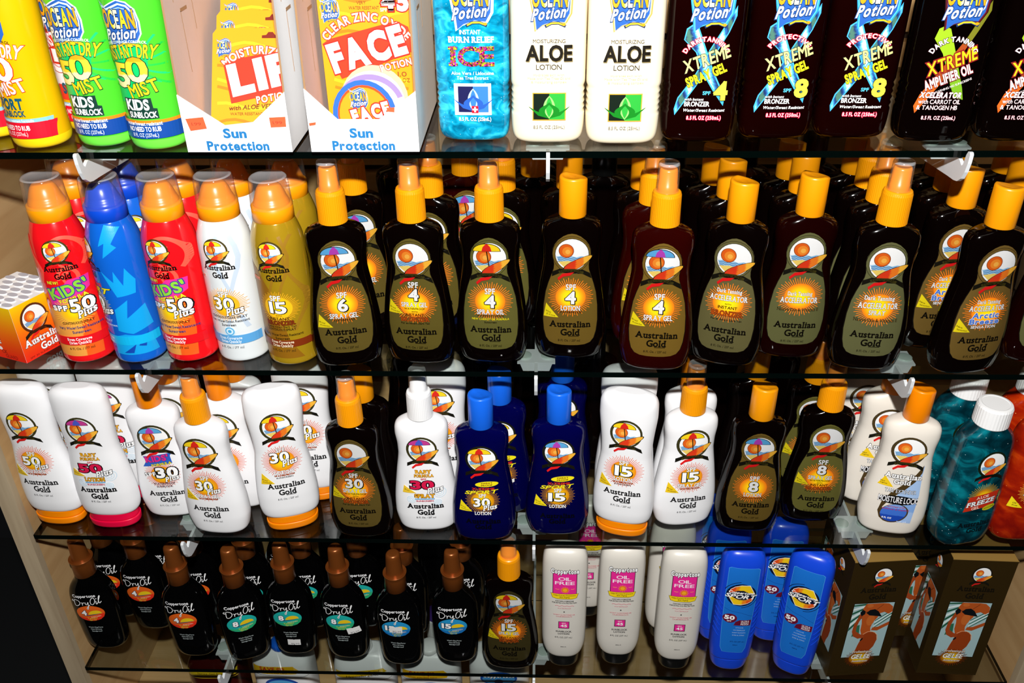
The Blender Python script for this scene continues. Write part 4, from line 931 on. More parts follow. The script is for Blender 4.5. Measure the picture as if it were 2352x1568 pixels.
def aloe_label():
    L = Label(B_BRL, 'printed_ink'); wave_logo(L, 1, 112, 30, '#e8d6a0', '#f0a24a')
    L.text('MOISTURIZING', 0.5, 88.2, 3.0, 27, '#5a5040', 0.0); L.text('ALOE', 0.5, 78.4, 12.2, 37.5, '#161006', 0.035, shadow=('#8a7a50', 0.5)); L.text('LOTION', 0.5, 67, 4.2, 21.5, '#3a3224', 0.0)
    for k, w in enumerate((26, 36, 30)): L.text(('Hydrates skin with', 'Made with Tea Tree Oil and', '& moisturizing complex')[k], 0.5, 60.6 - 3*k, 1.9, w, '#e6dca0', 0.0)
    leaf_tile(L, 1, 33.4, 27, 22.5); L.text('8.5 FL OZ (251mL)', 1, 15.6, 2.8, 27, '#8a8474', 0.0); return L
def xt_label(top, num):
    L = Label(B_BRL, 'printed_ink')
    def hol(x, z):
        v = math.sin(x*0.35 + z*0.11)
        return '#c8fbff' if v > 0.8 else '#5ac0ec' if v > 0.4 else '#2a62a8' if v > -0.2 else '#1c3468' if v > -0.75 else '#4a7a6a'
    L.poly([(-18.5, 88), (-17, 97), (-12, 100.6), (-7, 98), (-1, 84), (8.5, 62), (15, 50), (19.6, 39), (19, 33), (9, 46), (1, 58), (-8, 78)], '#46b4ec')
    L.poly([(-17.6, 88), (-16.2, 96), (-12, 99.4), (-7.8, 97), (-2, 83), (7.6, 61), (14, 49.4), (18.4, 38), (10, 47), (2, 58.6), (-7, 78)], hol)
    L.poly([(22.6, 115), (23, 107), (18, 94), (7, 74), (-4, 52), (-13, 38), (-21.4, 24.6), (-22.4, 30), (-20, 40), (-8, 58), (3, 80), (13, 98)], '#46b4ec')
    L.poly([(21.8, 112), (22, 107), (17, 94), (6, 74), (-5, 52), (-13.6, 39), (-20.6, 27.4), (-21.2, 31), (-19, 39.6), (-7, 58), (4, 80), (13.6, 97)], hol)
    wave_logo(L, 1.4, 111, 31, '#5ac8f0', '#2a9ad8')
    L.text(top, 0.5, 89, 3.4, 44 if len(top) > 10 else 38, '#fff4f4', 0.035, arc=20, out=('#c8102e', 0.09))
    for o, c in ((0.05, '#1a1a22'), (0, None)): pass
    L.text('XTREME', 1.6, 72.6, 10, 39, '#f4f08a', 0.018, out=('#14141e', 0.03), rot=21, slant=0.1); L.text('SPRAY GEL', 2, 59.5, 7.4, 34, '#f6ec1e', 0.045, out=('#2a2408', 0.03), rot=24)
    L.text('SPF', 4, 44.4, 2.9, 6.4, '#5ac8f0', 0.03); L.text(num, 15.6, 46, 14, 9.6, '#f8ee4a', 0.05, out=('#101010', 0.02))
    L.text('with Instant', -6, 39, 2.2, 16, '#f2f2f2', 0.02, slant=0.2); L.text('BRONZER', -3.4, 35, 3.9, 21, '#ffffff', 0.03); L.text('Water/Sweat Resistant', 3, 29.6, 2.4, 35, '#f6f6f6', 0.03, slant=0.2)
    L.text('8.5 FL OZ (250mL)', 3.4, 23, 3.0, 29, '#fff0f0', 0.02, out=('#e01440', 0.12)); return L
def amp_label():
    L = Label(B_BRL, 'printed_ink')
    gg = lambda x, z: '#9cc424' if z > 70 else '#d8501c' if x < -12 else '#7ab024'
    L.poly([(-17, 88), (-15, 96), (-11, 98), (-6, 96), (0, 82), (9, 60), (14, 48), (17, 38), (9, 40), (2, 54), (-8, 76)], gg)
    L.poly([(22, 118), (23, 110), (16, 94), (-4, 52), (-20, 26), (-22, 32), (-19, 42), (8, 88), (15, 104)], lambda x, z: '#e8641c' if z < 50 else '#a8481c' if z < 84 else '#7a7a20')
    wave_logo(L, 1.4, 111, 31, '#6a1420', '#3a0c14')
    L.text('DARK TANNING', 0, 88, 3.8, 44, '#ffffff', 0.035, arc=20, out=('#3a0c1a', 0.06))
    L.text('XTREME', 0.8, 70, 10.4, 39, '#f6d81e', 0.018, out=('#8a1c1c', 0.07), rot=22, slant=0.1); L.text('AMPLIFIER OIL', 0.5, 57, 7.6, 38, '#fff4ea', 0.04, out=('#7a1a24', 0.06), rot=24)
    L.text('WARNING: NO SUNSCREENS', 6, 50, 1.9, 30, '#f2e8e8', 0.01, rot=24); L.text('XCELERATOR', -2, 42, 4.4, 33, '#ffffff', 0.045, out=('#6a1420', 0.05), slant=0.12)
    L.text('with CARROT OIL', -2, 36.4, 3.6, 34, '#f8f0f0', 0.012, out=('#6a1420', 0.03)); L.text('& TANOGEN HB', -3, 31.4, 3.6, 33, '#f8f0f0', 0.012, out=('#6a1420', 0.03)); L.text('8.5 FL OZ (251mL)', 0, 22.6, 3.0, 28, '#fff4f4', 0.016, out=('#8a1030', 0.05)); return L
def brn_parts(key, mat, lab):
    cap = 'white_cap' if mat in ('cream_plastic', 'ice_gel') else 'black_cap'
    p = [('bottle_body', cached('bb'+mat, lambda: B_BRN.mesh('bottle_body', mat)), None, 0, None)]
    if lab: p.append(('printed_label', cached('bl'+key, lambda: lab().mesh('printed_label')), 0, 0, None))
    return p + [('cap', cached('bc'+cap, lambda: lathe('cap', [(172,14.4),(173,15),(196,14.6),(197.5,13),(197.5,1)], cap, 40)), None, 0, None)]
D['burn'] = brn_parts('burn', 'ice_gel', burn_label)
D['aloe'] = brn_parts('aloe', 'cream_plastic', aloe_label)
D['xt4'] = brn_parts('xt4', 'amber_mid', lambda: xt_label('DARK TANNING', '4'))
D['xt8'] = brn_parts('xt8', 'amber_mid', lambda: xt_label('PROTECTIVE', '8'))
D['amp'] = brn_parts('amp', 'amber_dark', amp_label)
def kid_label(kind):
    L = Label(B_KID, 'printed_ink')
    if kind == 'kids':
        for k in range(9):
            a = math.radians(-62 + k*15); c, q = math.cos(a), math.sin(a)
            L.stroke([(2 + 9*c, 74 + 12*q), (2 + 26*c if abs(2+26*c) < 23.6 else 23.6, 74 + 34*q*(0.62 if abs(q) > 0.7 else 1))], 1.5, '#22e07a' if k % 2 else '#2ac848', False)
        L.up(); L.poly([(-23, 40), (-8, 44), (10, 60), (14, 76), (10, 92), (-4, 98), (-22, 92), (-23.4, 70)], '#12cc6a')
        c1, c2, c3 = '#f2d01e', '#0e3c2a', '#f2d01e'
    elif kind == 'sport': c1, c2, c3 = '#fffaf4', '#e03a14', '#fffaf4'
    else:
        L.poly([(-23, 30), (23, 30), (23.6, 100), (-23.6, 100)], '#f4442a'); L.poly([(-22, 44), (22, 44), (22.6, 62), (-22.6, 62)], '#f4f4f8'); c1, c2, c3 = '#ffffff', '#d01a1a', '#ffffff'
    wave_logo(L, -2, 101, 28.5, '#f0f8ff' if kind != 'sport' else '#2a62b8')
    L.text('EVEN COVERAGE CONTROL', -1, 93.5, 2.2, 34, '#e8ffe8' if kind == 'kids' else '#5a3c08', 0.02, rot=3, arc=60)
    L.text('INSTANT DRY', 0, 86, 10.5, 40, c1, 0.03, out=(c2, 0.035), arc=52, rot=3)
    num = (lambda x, z: '#f8a81e' if z > 77 else '#fbe23a' if z > 66 else '#fbf2b0') if kind == 'kids' else '#fbfdff'
    L.text('5', -9.5, 65.5, 18.5, 11.5, num, 0.035, out=(c2, 0.02)); L.text('0', 4, 70.5, 19, 15, num, 0.03, out=(c2, 0.02), lift=0.1); L.text('SPF', -18, 60, 2, 5, '#ffffff', 0.02)
    L.up(0.1); L.text('MIST', 6, 54.6, 10.5, 23, c3, 0.02, out=(c2, 0.035), rot=14)
    if kind == 'kids':
        L.poly([(-12.5, 46.6), (10.5, 46.6), (11, 38), (13.6, 37.4), (13.8, 29), (-11, 29), (-12.6, 36)], '#123a30'); L.text('KIDS', -1.5, 41, 8.4, 19, '#ffffff', 0.04); L.text('SUNBLOCK', 1.4, 32.4, 4.8, 22.5, '#ffffff', 0.03)
        L.rect(-24.4, 24.4, 24.6, 27.6, '#e88a1c'); L.rect(-24.8, 24.8, 11.6, 24.8, '#12489e'); L.text('water/sweat resistant', 0, 24.8, 3.0, 30, '#f6fbff', 0.03)
        L.text('NO NEED TO RUB', 0, 20, 3.9, 27, '#ffffff', 0.03); L.text('8 FL OZ (237mL)', 0, 14.8, 3.2, 22, '#e8f0ff', 0.01)
    else:
        L.text('SPORT', 0, 41, 8.6, 25, '#14586e', 0.045); L.text('SUNBLOCK', 2, 32.6, 4.8, 21, '#14586e', 0.04)
        L.rect(-24.4, 24.4, 24.6, 28, '#8ac8d8'); L.rect(-24.8, 24.8, 10.6, 24.8, '#e8142e'); L.text('water/sweat resistant formula', 0, 26.4, 2.4, 34, '#f2fbff', 0.03)
        L.text('NO NEED TO RUB', 0, 20, 3.9, 27, '#fff4f4', 0.03); L.text('8 FL OZ (237mL)', 0, 14.8, 3.2, 22, '#ffe8e8', 0.01)
    return L
def kid_parts(kind):
    bm = {'kids': 'kids_green', 'sport': 'sport_yellow', 'regular': 'sport_yellow'}[kind]; base = 'kids_base' if kind == 'kids' else 'sport_base'
    return [('bottle_body', cached('kb'+bm+base, lambda: B_KID.mesh('bottle_body', bm, [(0, 10.5, base)])), None, 0, None),
            ('printed_label', cached('kl'+kind, lambda: kid_label(kind).mesh('printed_label')), 0, 0, None),
            ('cap', cached('kc'+base, lambda: lathe('cap', [(162,20),(163,21),(192,20),(194,18),(194,1)], base, 40)), None, 0, None)]
for k in ('kids', 'sport', 'regular'): D['m_'+k] = kid_parts(k)

# ------------------------------------------------------------------ the display case
ZC = [CZ - (0.2666 + k * 0.2277) for k in range(4)]; DECK = CZ - 1.130; WALL_Y = 1.036
def struct(name, me): return tag(obj(name, me), kind='structure')
mb = MB(); mb.box(-1.6, 1.8, -0.9, 1.6, -0.02, 0, 'carpet'); tag(struct('floor', mb.build('floor')), 'dark carpet around the display case')
def side_panel(x0, x1):
    mb = MB(); mb.box(x0, x1, 0.775, WALL_Y + 0.03, 0.0, 1.95, 'maple_side'); mb.box(x0, x1, 0.765, 0.775, 0.0, 1.95, 'maple_edge'); return mb.build('panel')
tag(struct('wall_left', side_panel(-0.617, -0.597)), 'maple side panel of the display case, left end'); tag(struct('wall_right', side_panel(0.601, 0.621)), 'maple side panel of the display case, right end')
mb = MB(); mb.box(-0.597, 0.601, WALL_Y + 0.012, WALL_Y + 0.03, DECK - 0.02, 1.95, 'groove_dark'); wb = tag(struct('wall_back', mb.build('wall_back')), 'maple slatwall back of the display case')
z = DECK; g0 = CZ - 1.076
k = 0
slat_me = None
while z < 1.9:
    top = g0 + 0.0762 * k - 0.004
    if slat_me is None or k <= 1:
        mb = MB(); h = top - z; bv = 0.0015
        mb.prism([(WALL_Y + 0.012, 0), (WALL_Y, bv), (WALL_Y, h - bv), (WALL_Y + 0.012, h)], -0.597, 0.601, 'maple_back', 'x'); me = mb.build('slat')
        if k == 1: slat_me = me
    else: me = slat_me
    obj('slat', me, wb, (0, 0, z)); z = g0 + 0.0762 * k + 0.004; k += 1
mb = MB(); mb.box(-0.597, 0.601, 0.775, WALL_Y, DECK - 0.02, DECK, 'maple_back'); mb.box(-0.597, 0.601, 0.765, 0.775, DECK - 0.02, DECK, 'maple_edge')
tag(struct('cabinet_deck', mb.build('cabinet_deck')), 'maple bottom deck of the display case')
mb = MB(); mb.box(-0.597, 0.601, 0.79, 0.805, 0.0, DECK - 0.02, 'maple_side'); tag(struct('cabinet_kick', mb.build('cabinet_kick')), 'maple panel below the bottom deck')

# glass shelves
names = ('topmost', 'second', 'third', 'lowest')
mb = MB(); mb.box(-0.580, 0.580, 0.750, 1.02, -0.006, 0, 'shelf_glass', 'glass_edge'); shelf_me = mb.build('pane')
for k in range(4): tag(obj('glass_shelf', shelf_me, loc=(0, 0, ZC[k])), '%s clear glass shelf with a dark green edge, counted from the top' % names[k], 'shelf', 'glass shelves')
# brackets
mb = MB()
mb.prism([(1.036, -0.0075), (1.036, -0.058), (0.90, -0.044), (0.83, -0.035), (0.766, -0.0285), (0.753, -0.0275), (0.7465, -0.026), (0.7405, -0.0215), (0.737, -0.0145), (0.7352, -0.006), (0.7350, 0.0015), (0.7366, 0.0032), (0.7395, 0.0030), (0.7415, -0.0005), (0.7432, -0.0098), (0.7455, -0.0115), (0.750, -0.0092), (0.754, -0.0078)], -0.0016, 0.0016, 'white_metal', 'x')
br_me = mb.build('plate')
mb = MB(); mb.box(-0.0195, 0.0195, 0.779, 0.805, -0.0094, -0.0076, 'white_metal')
mb.prism([(-0.0165, -0.0094), (0.0165, -0.0094), (0.0135, -0.018), (-0.0135, -0.018)], 0.7792, 0.781, 'white_metal', 'y'); tab_me = mb.build('tab')
pad_me = lathe('pad', [(-7.7, 7.6), (-6.3, 7.6), (-6.1, 7.0), (-6.05, 0.5)], 'rubber_pad', 24)
bx = {0: (-0.402, 0.006, 0.360), 1: (-0.401, -0.004, 0.361), 2: (-0.402, -0.006, 0.3625), 3: (-0.402, -0.006, 0.364)}
side = ('left', 'middle', 'right')
for k in range(4):
    for j in range(3):
        t = thing('shelf_bracket', 'white hooked metal bracket under the %s glass shelf, %s one of its three' % (names[k], side[j]), 'bracket', (bx[k][j], 0, ZC[k]), group='shelf brackets')
        obj('bracket_arm', br_me, t); tb = obj('support_tab', tab_me, t)
        for sx in (-0.0125, 0.0125): obj('rubber_pad', pad_me, t, (sx, 0.792, 0))

# ------------------------------------------------------------------ bottles on the shelves
GR = {'dark': 'dark brown tanning bottles', 'white': 'white sun lotion bottles', 'can': 'aerosol sunscreen cans', 'navy': 'navy blue sport lotion bottles', 'dry': 'black spray bottles with bronze caps', 'oil': 'pearl white oil free lotion bottles', 'sport': 'blue sport lotion bottles', 'top': 'flat gel and lotion bottles on the top shelf', 'mist': 'round mist bottles on the top shelf', 'gel': 'clear coloured gel bottles'}
KIND = {'spray_bottle': 'bottle', 'lotion_bottle': 'bottle', 'aerosol_can': 'can', 'gel_bottle': 'bottle', 'mist_bottle': 'bottle'}
def put(des, name, k, x, y, rot, label, grp, lean=0, lift=0.0003):
    return instance(D[des], name, label, KIND[name], (x, y, (ZC[k] if k < 4 else DECK) + lift), rot, GR[grp], lean)
# shelf 1 (top)
put('m_sport','mist_bottle',0,-0.4500,0.7800,-22,'yellow sport mist bottle at the left end of the top shelf, front row','mist')
put('m_sport','mist_bottle',0,-0.5065,0.8080,-20,'yellow mist bottle behind the front one, cut by the left picture edge','mist')
put('m_regular','mist_bottle',0,-0.4215,0.8270,4,'red and white mist bottle seen between the yellow and the first green bottle','mist')
put('m_kids','mist_bottle',0,-0.3918,0.7850,-7,'left of two bright green kids mist bottles reading 50','mist')
put('m_kids','mist_bottle',0,-0.3405,0.7765,-6,'right of two bright green kids mist bottles, beside the white carton','mist')
put('m_kids','mist_bottle',0,-0.3660,0.8310,0,'green kids mist bottle hidden behind the two front ones','mist')
put('burn','gel_bottle',0,-0.0592,0.7910,-2,'clear blue burn relief gel bottle reading ICE','top')
put('aloe','lotion_bottle',0,0.0058,0.7850,0,'cream aloe lotion bottle next to the blue gel bottle','top')
put('aloe','lotion_bottle',0,0.0705,0.7810,0,'cream aloe lotion bottle next to the dark spray gel bottles','top')
put('xt4','gel_bottle',0,0.1370,0.7860,-2,'dark brown spray gel bottle with holographic X, SPF 4','top')
put('xt8','gel_bottle',0,0.2060,0.7930,0,'dark spray gel bottle with X and SPF 8, directly right of SPF 4','top')
put('xt8','gel_bottle',0,0.2725,0.7945,-2,'second dark SPF 8 spray gel bottle, beside the amplifier oil','top')
put('amp','gel_bottle',0,0.3400,0.7850,-3,'black amplifier oil bottle with green and orange X in full view','top')
put('amp','gel_bottle',0,0.4100,0.7850,-2,'black amplifier oil bottle cut by the right picture edge','top')
put('amp','gel_bottle',0,0.3880,0.8260,14,'black amplifier oil bottle peeking out behind the two front ones','top')
put('xt8','gel_bottle',0,0.1460,0.8270,3,'dark spray gel bottle behind the SPF 4 one','top')
put('xt8','gel_bottle',0,0.2120,0.8340,8,'dark spray gel bottle behind the first SPF 8 one','top')
put('xt8','gel_bottle',0,0.2790,0.8360,3,'dark spray gel bottle behind the second SPF 8 one','top')
# shelf 2: cans
cans = (('red',-0.4695,0.788,9,'red kids spray can at the far left, reading SPF 50 plus',-1.2),('blue',-0.4148,0.788,-62,'blue spray can with flame pattern between the two red cans',-1.0),('red',-0.3612,0.791,-18,'red kids spray can between the blue and the white can',-0.6),('white',-0.3074,0.792,-12,'white spray can with blue band, SPF 30 plus',-1.2),('gold',-0.2536,0.786,-12,'gold spray can with brown band, SPF 15',-0.8))
for d, x, y, r, lb, ln in cans: put('can_'+d,'aerosol_can',1,x,y,r,lb,'can',0)
for d, x, y, r, lb in (('red',-0.474,0.846,10,'red spray can behind the far left red can'),('blue',-0.4195,0.8455,20,'blue spray can behind the front blue can'),('red',-0.3645,0.8485,-10,'red spray can behind the second red can'),('white',-0.3105,0.8500,0,'white spray can behind the front white can'),('gold',-0.2535,0.8450,-20,'gold spray can behind the front gold can'),('red',-0.452,0.903,10,'red spray can two rows behind the far left red can')):
    put('can_'+d,'aerosol_can',1,x,y,r,lb,'can')
# shelf 2: dark bottles, front row then the rows behind
for d, n, x, y, r, lb in (
 ('spf6','spray_bottle',-0.194,0.774,10,'dark brown spray gel bottle reading SPF 6, beside the gold can'),
 ('spf4br','spray_bottle',-0.121,0.779,-4,'dark brown spray gel bottle with SPF 4 printed high above instant bronzer lines, second shelf'),
 ('spf4oil','spray_bottle',-0.048,0.781,-2,'dark brown spray oil bottle with yellow carrot oil line, SPF 4'),
 ('spf4lo','lotion_bottle',0.030,0.790,-2,'dark brown lotion bottle with SPF 4, a yellow triangle and plain sun badge, second shelf'),
 ('spf4gel','spray_bottle',0.114,0.769,-5,'reddish brown SPF 4 spray gel bottle with blue parasol badge'),
 ('acc_bronzer','lotion_bottle',0.185,0.779,-17,'dark tanning accelerator bottle with instant bronzer, turned left'),
 ('acc_plain','lotion_bottle',0.252,0.793,-3,'dark tanning accelerator lotion with native oils, orange disc cap'),
 ('acc_spray','spray_bottle',0.321,0.772,-5,'dark tanning accelerator spray with native oils line'),
 ('arctic','lotion_bottle',0.416,0.766,8,'dark accelerator bottle with blue icy lettering, in front at the right')):
    put(d, n, 1, x, y, r, lb, 'dark')
for d, n, x, y, r, lb in (
 ('arctic','lotion_bottle',0.3995,0.8125,4,'dark bottle with blue icy lettering, one row behind the front one'),
 ('arctic','lotion_bottle',0.4015,0.8530,4,'dark bottle with blue icy lettering, two rows behind the front one'),
 ('plain_lo','lotion_bottle',0.4075,0.8940,0,'dark bottle three rows behind the one with blue icy lettering'),
 ('acc_plain','lotion_bottle',0.4960,0.7850,-4,'dark bottle cut off by the right picture edge, second shelf'),
 ('plain_lo','lotion_bottle',0.4760,0.8620,0,'dark bottle with orange cap behind the one at the right picture edge'),
 ('plain_lo','lotion_bottle',0.4790,0.9020,0,'dark bottle furthest back at the right picture edge'),
 ('spf6','spray_bottle',-0.1880,0.8470,12,'dark spray bottle standing directly behind the SPF 6 one next to the gold can'),
 ('spf4br','spray_bottle',-0.1105,0.8400,-4,'dark bottle behind the SPF 4 spray gel with bronzer'),
 ('spf4gel','lotion_bottle',-0.0800,0.8980,8,'dark bottle whose badge shows between two orange spray caps, far back'),
 ('spf4oil','spray_bottle',-0.0390,0.8540,0,'dark bottle behind the SPF 4 spray oil'),
 ('plain_lo','lotion_bottle',-0.0080,0.8955,0,'dark bottle two rows behind the SPF 4 spray oil'),
 ('plain_lo','lotion_bottle',0.0285,0.8590,0,'dark bottle behind the SPF 4 lotion'),
 ('spf4gel','spray_bottle',0.1085,0.8190,0,'dark spray bottle one row behind the reddish SPF 4 spray gel'),
 ('plain_lo','lotion_bottle',0.1030,0.8590,0,'dark bottle two rows behind the reddish SPF 4 spray gel'),
 ('plain_lo','lotion_bottle',0.1850,0.8350,0,'dark bottle behind the accelerator with bronzer'),
 ('plain_lo','lotion_bottle',0.1755,0.8730,0,'dark bottle two rows behind the accelerator with bronzer'),
 ('plain_lo','lotion_bottle',0.2580,0.8480,0,'dark bottle behind the plain accelerator lotion'),
 ('plain_lo','lotion_bottle',0.2540,0.8870,0,'dark bottle two rows behind the plain accelerator lotion'),
 ('acc_spray','spray_bottle',0.3270,0.8230,0,'dark spray bottle one row behind the accelerator spray'),
 ('acc_spray','spray_bottle',0.3275,0.8620,0,'dark spray bottle two rows behind the accelerator spray'),
 ('plain_lo','lotion_bottle',0.3245,0.9010,0,'dark bottle three rows behind the accelerator spray')):
    put(d, n, 1, x, y, r, lb, 'dark')
for x, y, lb in ((-0.150,0.922,'SPF 6 and the bronzer spray gel'), (-0.010,0.940,'spray oil and the SPF 4 lotion'), (0.066,0.898,'SPF 4 lotion and the reddish spray gel'), (0.140,0.918,'reddish gel and the bronzer accelerator'), (0.216,0.922,'bronzer accelerator and the plain one'), (0.289,0.928,'plain accelerator and the accelerator spray'), (0.3650,0.940,'accelerator spray and blue-lettered one'), (0.443,0.944,'blue-lettered bottle and the picture edge')):
    put('deep','lotion_bottle',1,x,y,0,'deep-row dark bottle between the ' + lb + ', second shelf','dark')
# shelf 3
W, DK, NV = 'white', 'dark', 'navy'
for d, n, x, y, r, lb, g in (
 ('w50','lotion_bottle',-0.560,0.784,-4,'white SPF 50 lotion bottle standing on its orange cap, far left',W),
 ('baby50','lotion_bottle',-0.494,0.779,0,'white baby lotion bottle standing on its pink cap',W),
 ('kids30','lotion_bottle',-0.429,0.799,5,'white kids bottle with blue and pink lettering, orange cap on top',W),
 ('w30gel','spray_bottle',-0.366,0.771,-4,'white spray gel bottle with SPF 30 plus, standing furthest forward on the third shelf',W),
 ('w30','lotion_bottle',-0.286,0.780,17,'white SPF 30 lotion bottle on its orange cap, turned right',W),
 ('spf30br','spray_bottle',-0.201,0.768,-2,'dark brown SPF 30 spray gel bottle on the third shelf',DK),
 ('baby30','spray_bottle',-0.128,0.780,2,'white baby spray bottle with white spray top, SPF 30',W),
 ('navy30','lotion_bottle',-0.0620,0.765,0,'navy blue sport lotion bottle with blue cap, SPF 30 plus',NV),
 ('navy15','lotion_bottle',0.0200,0.775,0,'navy blue sport lotion bottle with blue cap, SPF 15',NV),
 ('w15','lotion_bottle',0.094,0.775,-13,'white SPF 15 lotion bottle standing on its orange cap, turned left',W),
 ('w15gel','spray_bottle',0.1640,0.793,8,'white SPF 15 spray gel bottle with orange spray top',W),
 ('spf8lo','lotion_bottle',0.235,0.784,-3,'dark brown SPF 8 lotion bottle with orange disc cap',DK),
 ('spf8br','spray_bottle',0.3120,0.801,-3,'dark brown SPF 8 spray gel bottle with instant bronzer',DK),
 ('moisture','lotion_bottle',0.3965,0.783,-11,'ivory lotion bottle with blue swoosh and orange cap, in front',W),
 ('freeze','gel_bottle',0.4665,0.768,12,'clear teal aloe gel bottle with white cap, in front','gel'),
 ('orange_oil','gel_bottle',0.533,0.776,0,'clear orange oil bottle at the right picture edge','gel'),
 ('freeze','gel_bottle',0.464,0.822,6,'clear teal gel bottle behind the front one','gel'),
 ('orange_oil','gel_bottle',0.537,0.826,0,'clear orange oil bottle behind the one at the right picture edge','gel'),
 ('w50','lotion_bottle',-0.5575,0.832,0,'white lotion bottle behind the far left one',W),
 ('baby50','lotion_bottle',-0.489,0.830,0,'white baby lotion bottle behind the front one with pink cap',W),
 ('w_back','lotion_bottle',-0.4270,0.846,0,'white bottle with orange cap behind the kids one',W),
 ('w_back','lotion_bottle',-0.3560,0.8155,-4,'white bottle with orange cap behind the SPF 30 spray gel',W),
 ('w_back','lotion_bottle',-0.3500,0.851,0,'white bottle two rows behind the SPF 30 spray gel',W),
 ('w30','lotion_bottle',-0.268,0.829,4,'white SPF 30 lotion bottle behind the front one, orange cap below',W),
 ('plain_lo','lotion_bottle',-0.1960,0.812,0,'dark bottle behind the SPF 30 spray gel on the third shelf',DK),
 ('w30','lotion_bottle',-0.113,0.830,0,'white upturned lotion bottle behind the baby spray',W),
 ('navy30','lotion_bottle',-0.0440,0.8095,0,'navy blue bottle behind the SPF 30 plus one',NV),
 ('navy15','lotion_bottle',0.0255,0.853,0,'navy blue bottle behind the SPF 15 one',NV),
 ('w15','lotion_bottle',0.098,0.822,0,'white lotion bottle behind the SPF 15 one',W),
 ('w_back','lotion_bottle',0.1690,0.833,0,'white bottle behind the SPF 15 spray gel',W),
 ('plain_lo','lotion_bottle',0.2450,0.861,0,'dark capped bottle behind the SPF 8 lotion, beneath the reddish bottles',DK),
 ('spf8br','spray_bottle',0.3110,0.853,-6,'dark bottle behind the SPF 8 spray gel',DK),
 ('moisture','lotion_bottle',0.3900,0.834,-4,'ivory bottle one row behind the front ivory one',W),
 ('moisture','lotion_bottle',0.3780,0.882,0,'ivory bottle two rows behind the front ivory one',W)):
    put(d, n, 2, x, y, r, lb, g)
for x, y, lb in ((-0.232,0.902,'white and the dark SPF 30, third shelf'), (-0.157,0.915,'dark SPF 30 spray gel and the baby spray'), (-0.080,0.905,'baby spray and the first navy bottle'), (-0.006,0.915,'two navy bottles'), (0.064,0.905,'second navy bottle and the white SPF 15 lotion'), (0.137,0.900,'two white SPF 15 bottles'), (0.208,0.915,'white SPF 15 spray gel and the SPF 8 lotion'), (0.281,0.915,'two dark SPF 8 bottles'), (0.3600,0.940,'SPF 8 spray gel and the ivory one'), (-0.312,0.905,'two front white SPF 30 bottles'), (-0.400,0.905,'kids bottle and the white SPF 30 spray gel')):
    put('deep','lotion_bottle',2,x,y,0,'deep-row dark bottle between the ' + lb,'dark')
for x, y, lb in ((-0.468,0.905,'set-back orange 4 and the front orange 4'), (-0.403,0.885,'front orange 4 and the turned green 8'), (-0.270,0.890,'two green 8 bottles with stickers'), (-0.203,0.880,'side-stickered green 8 and the stickered blue one'), (-0.134,0.880,'two blue ovals'), (-0.070,0.885,'blue 15 and the dark brown SPF 15')):
    put('dry_plain','spray_bottle',3,x,y,0,'deep-row black bottle between the ' + lb,'dry')
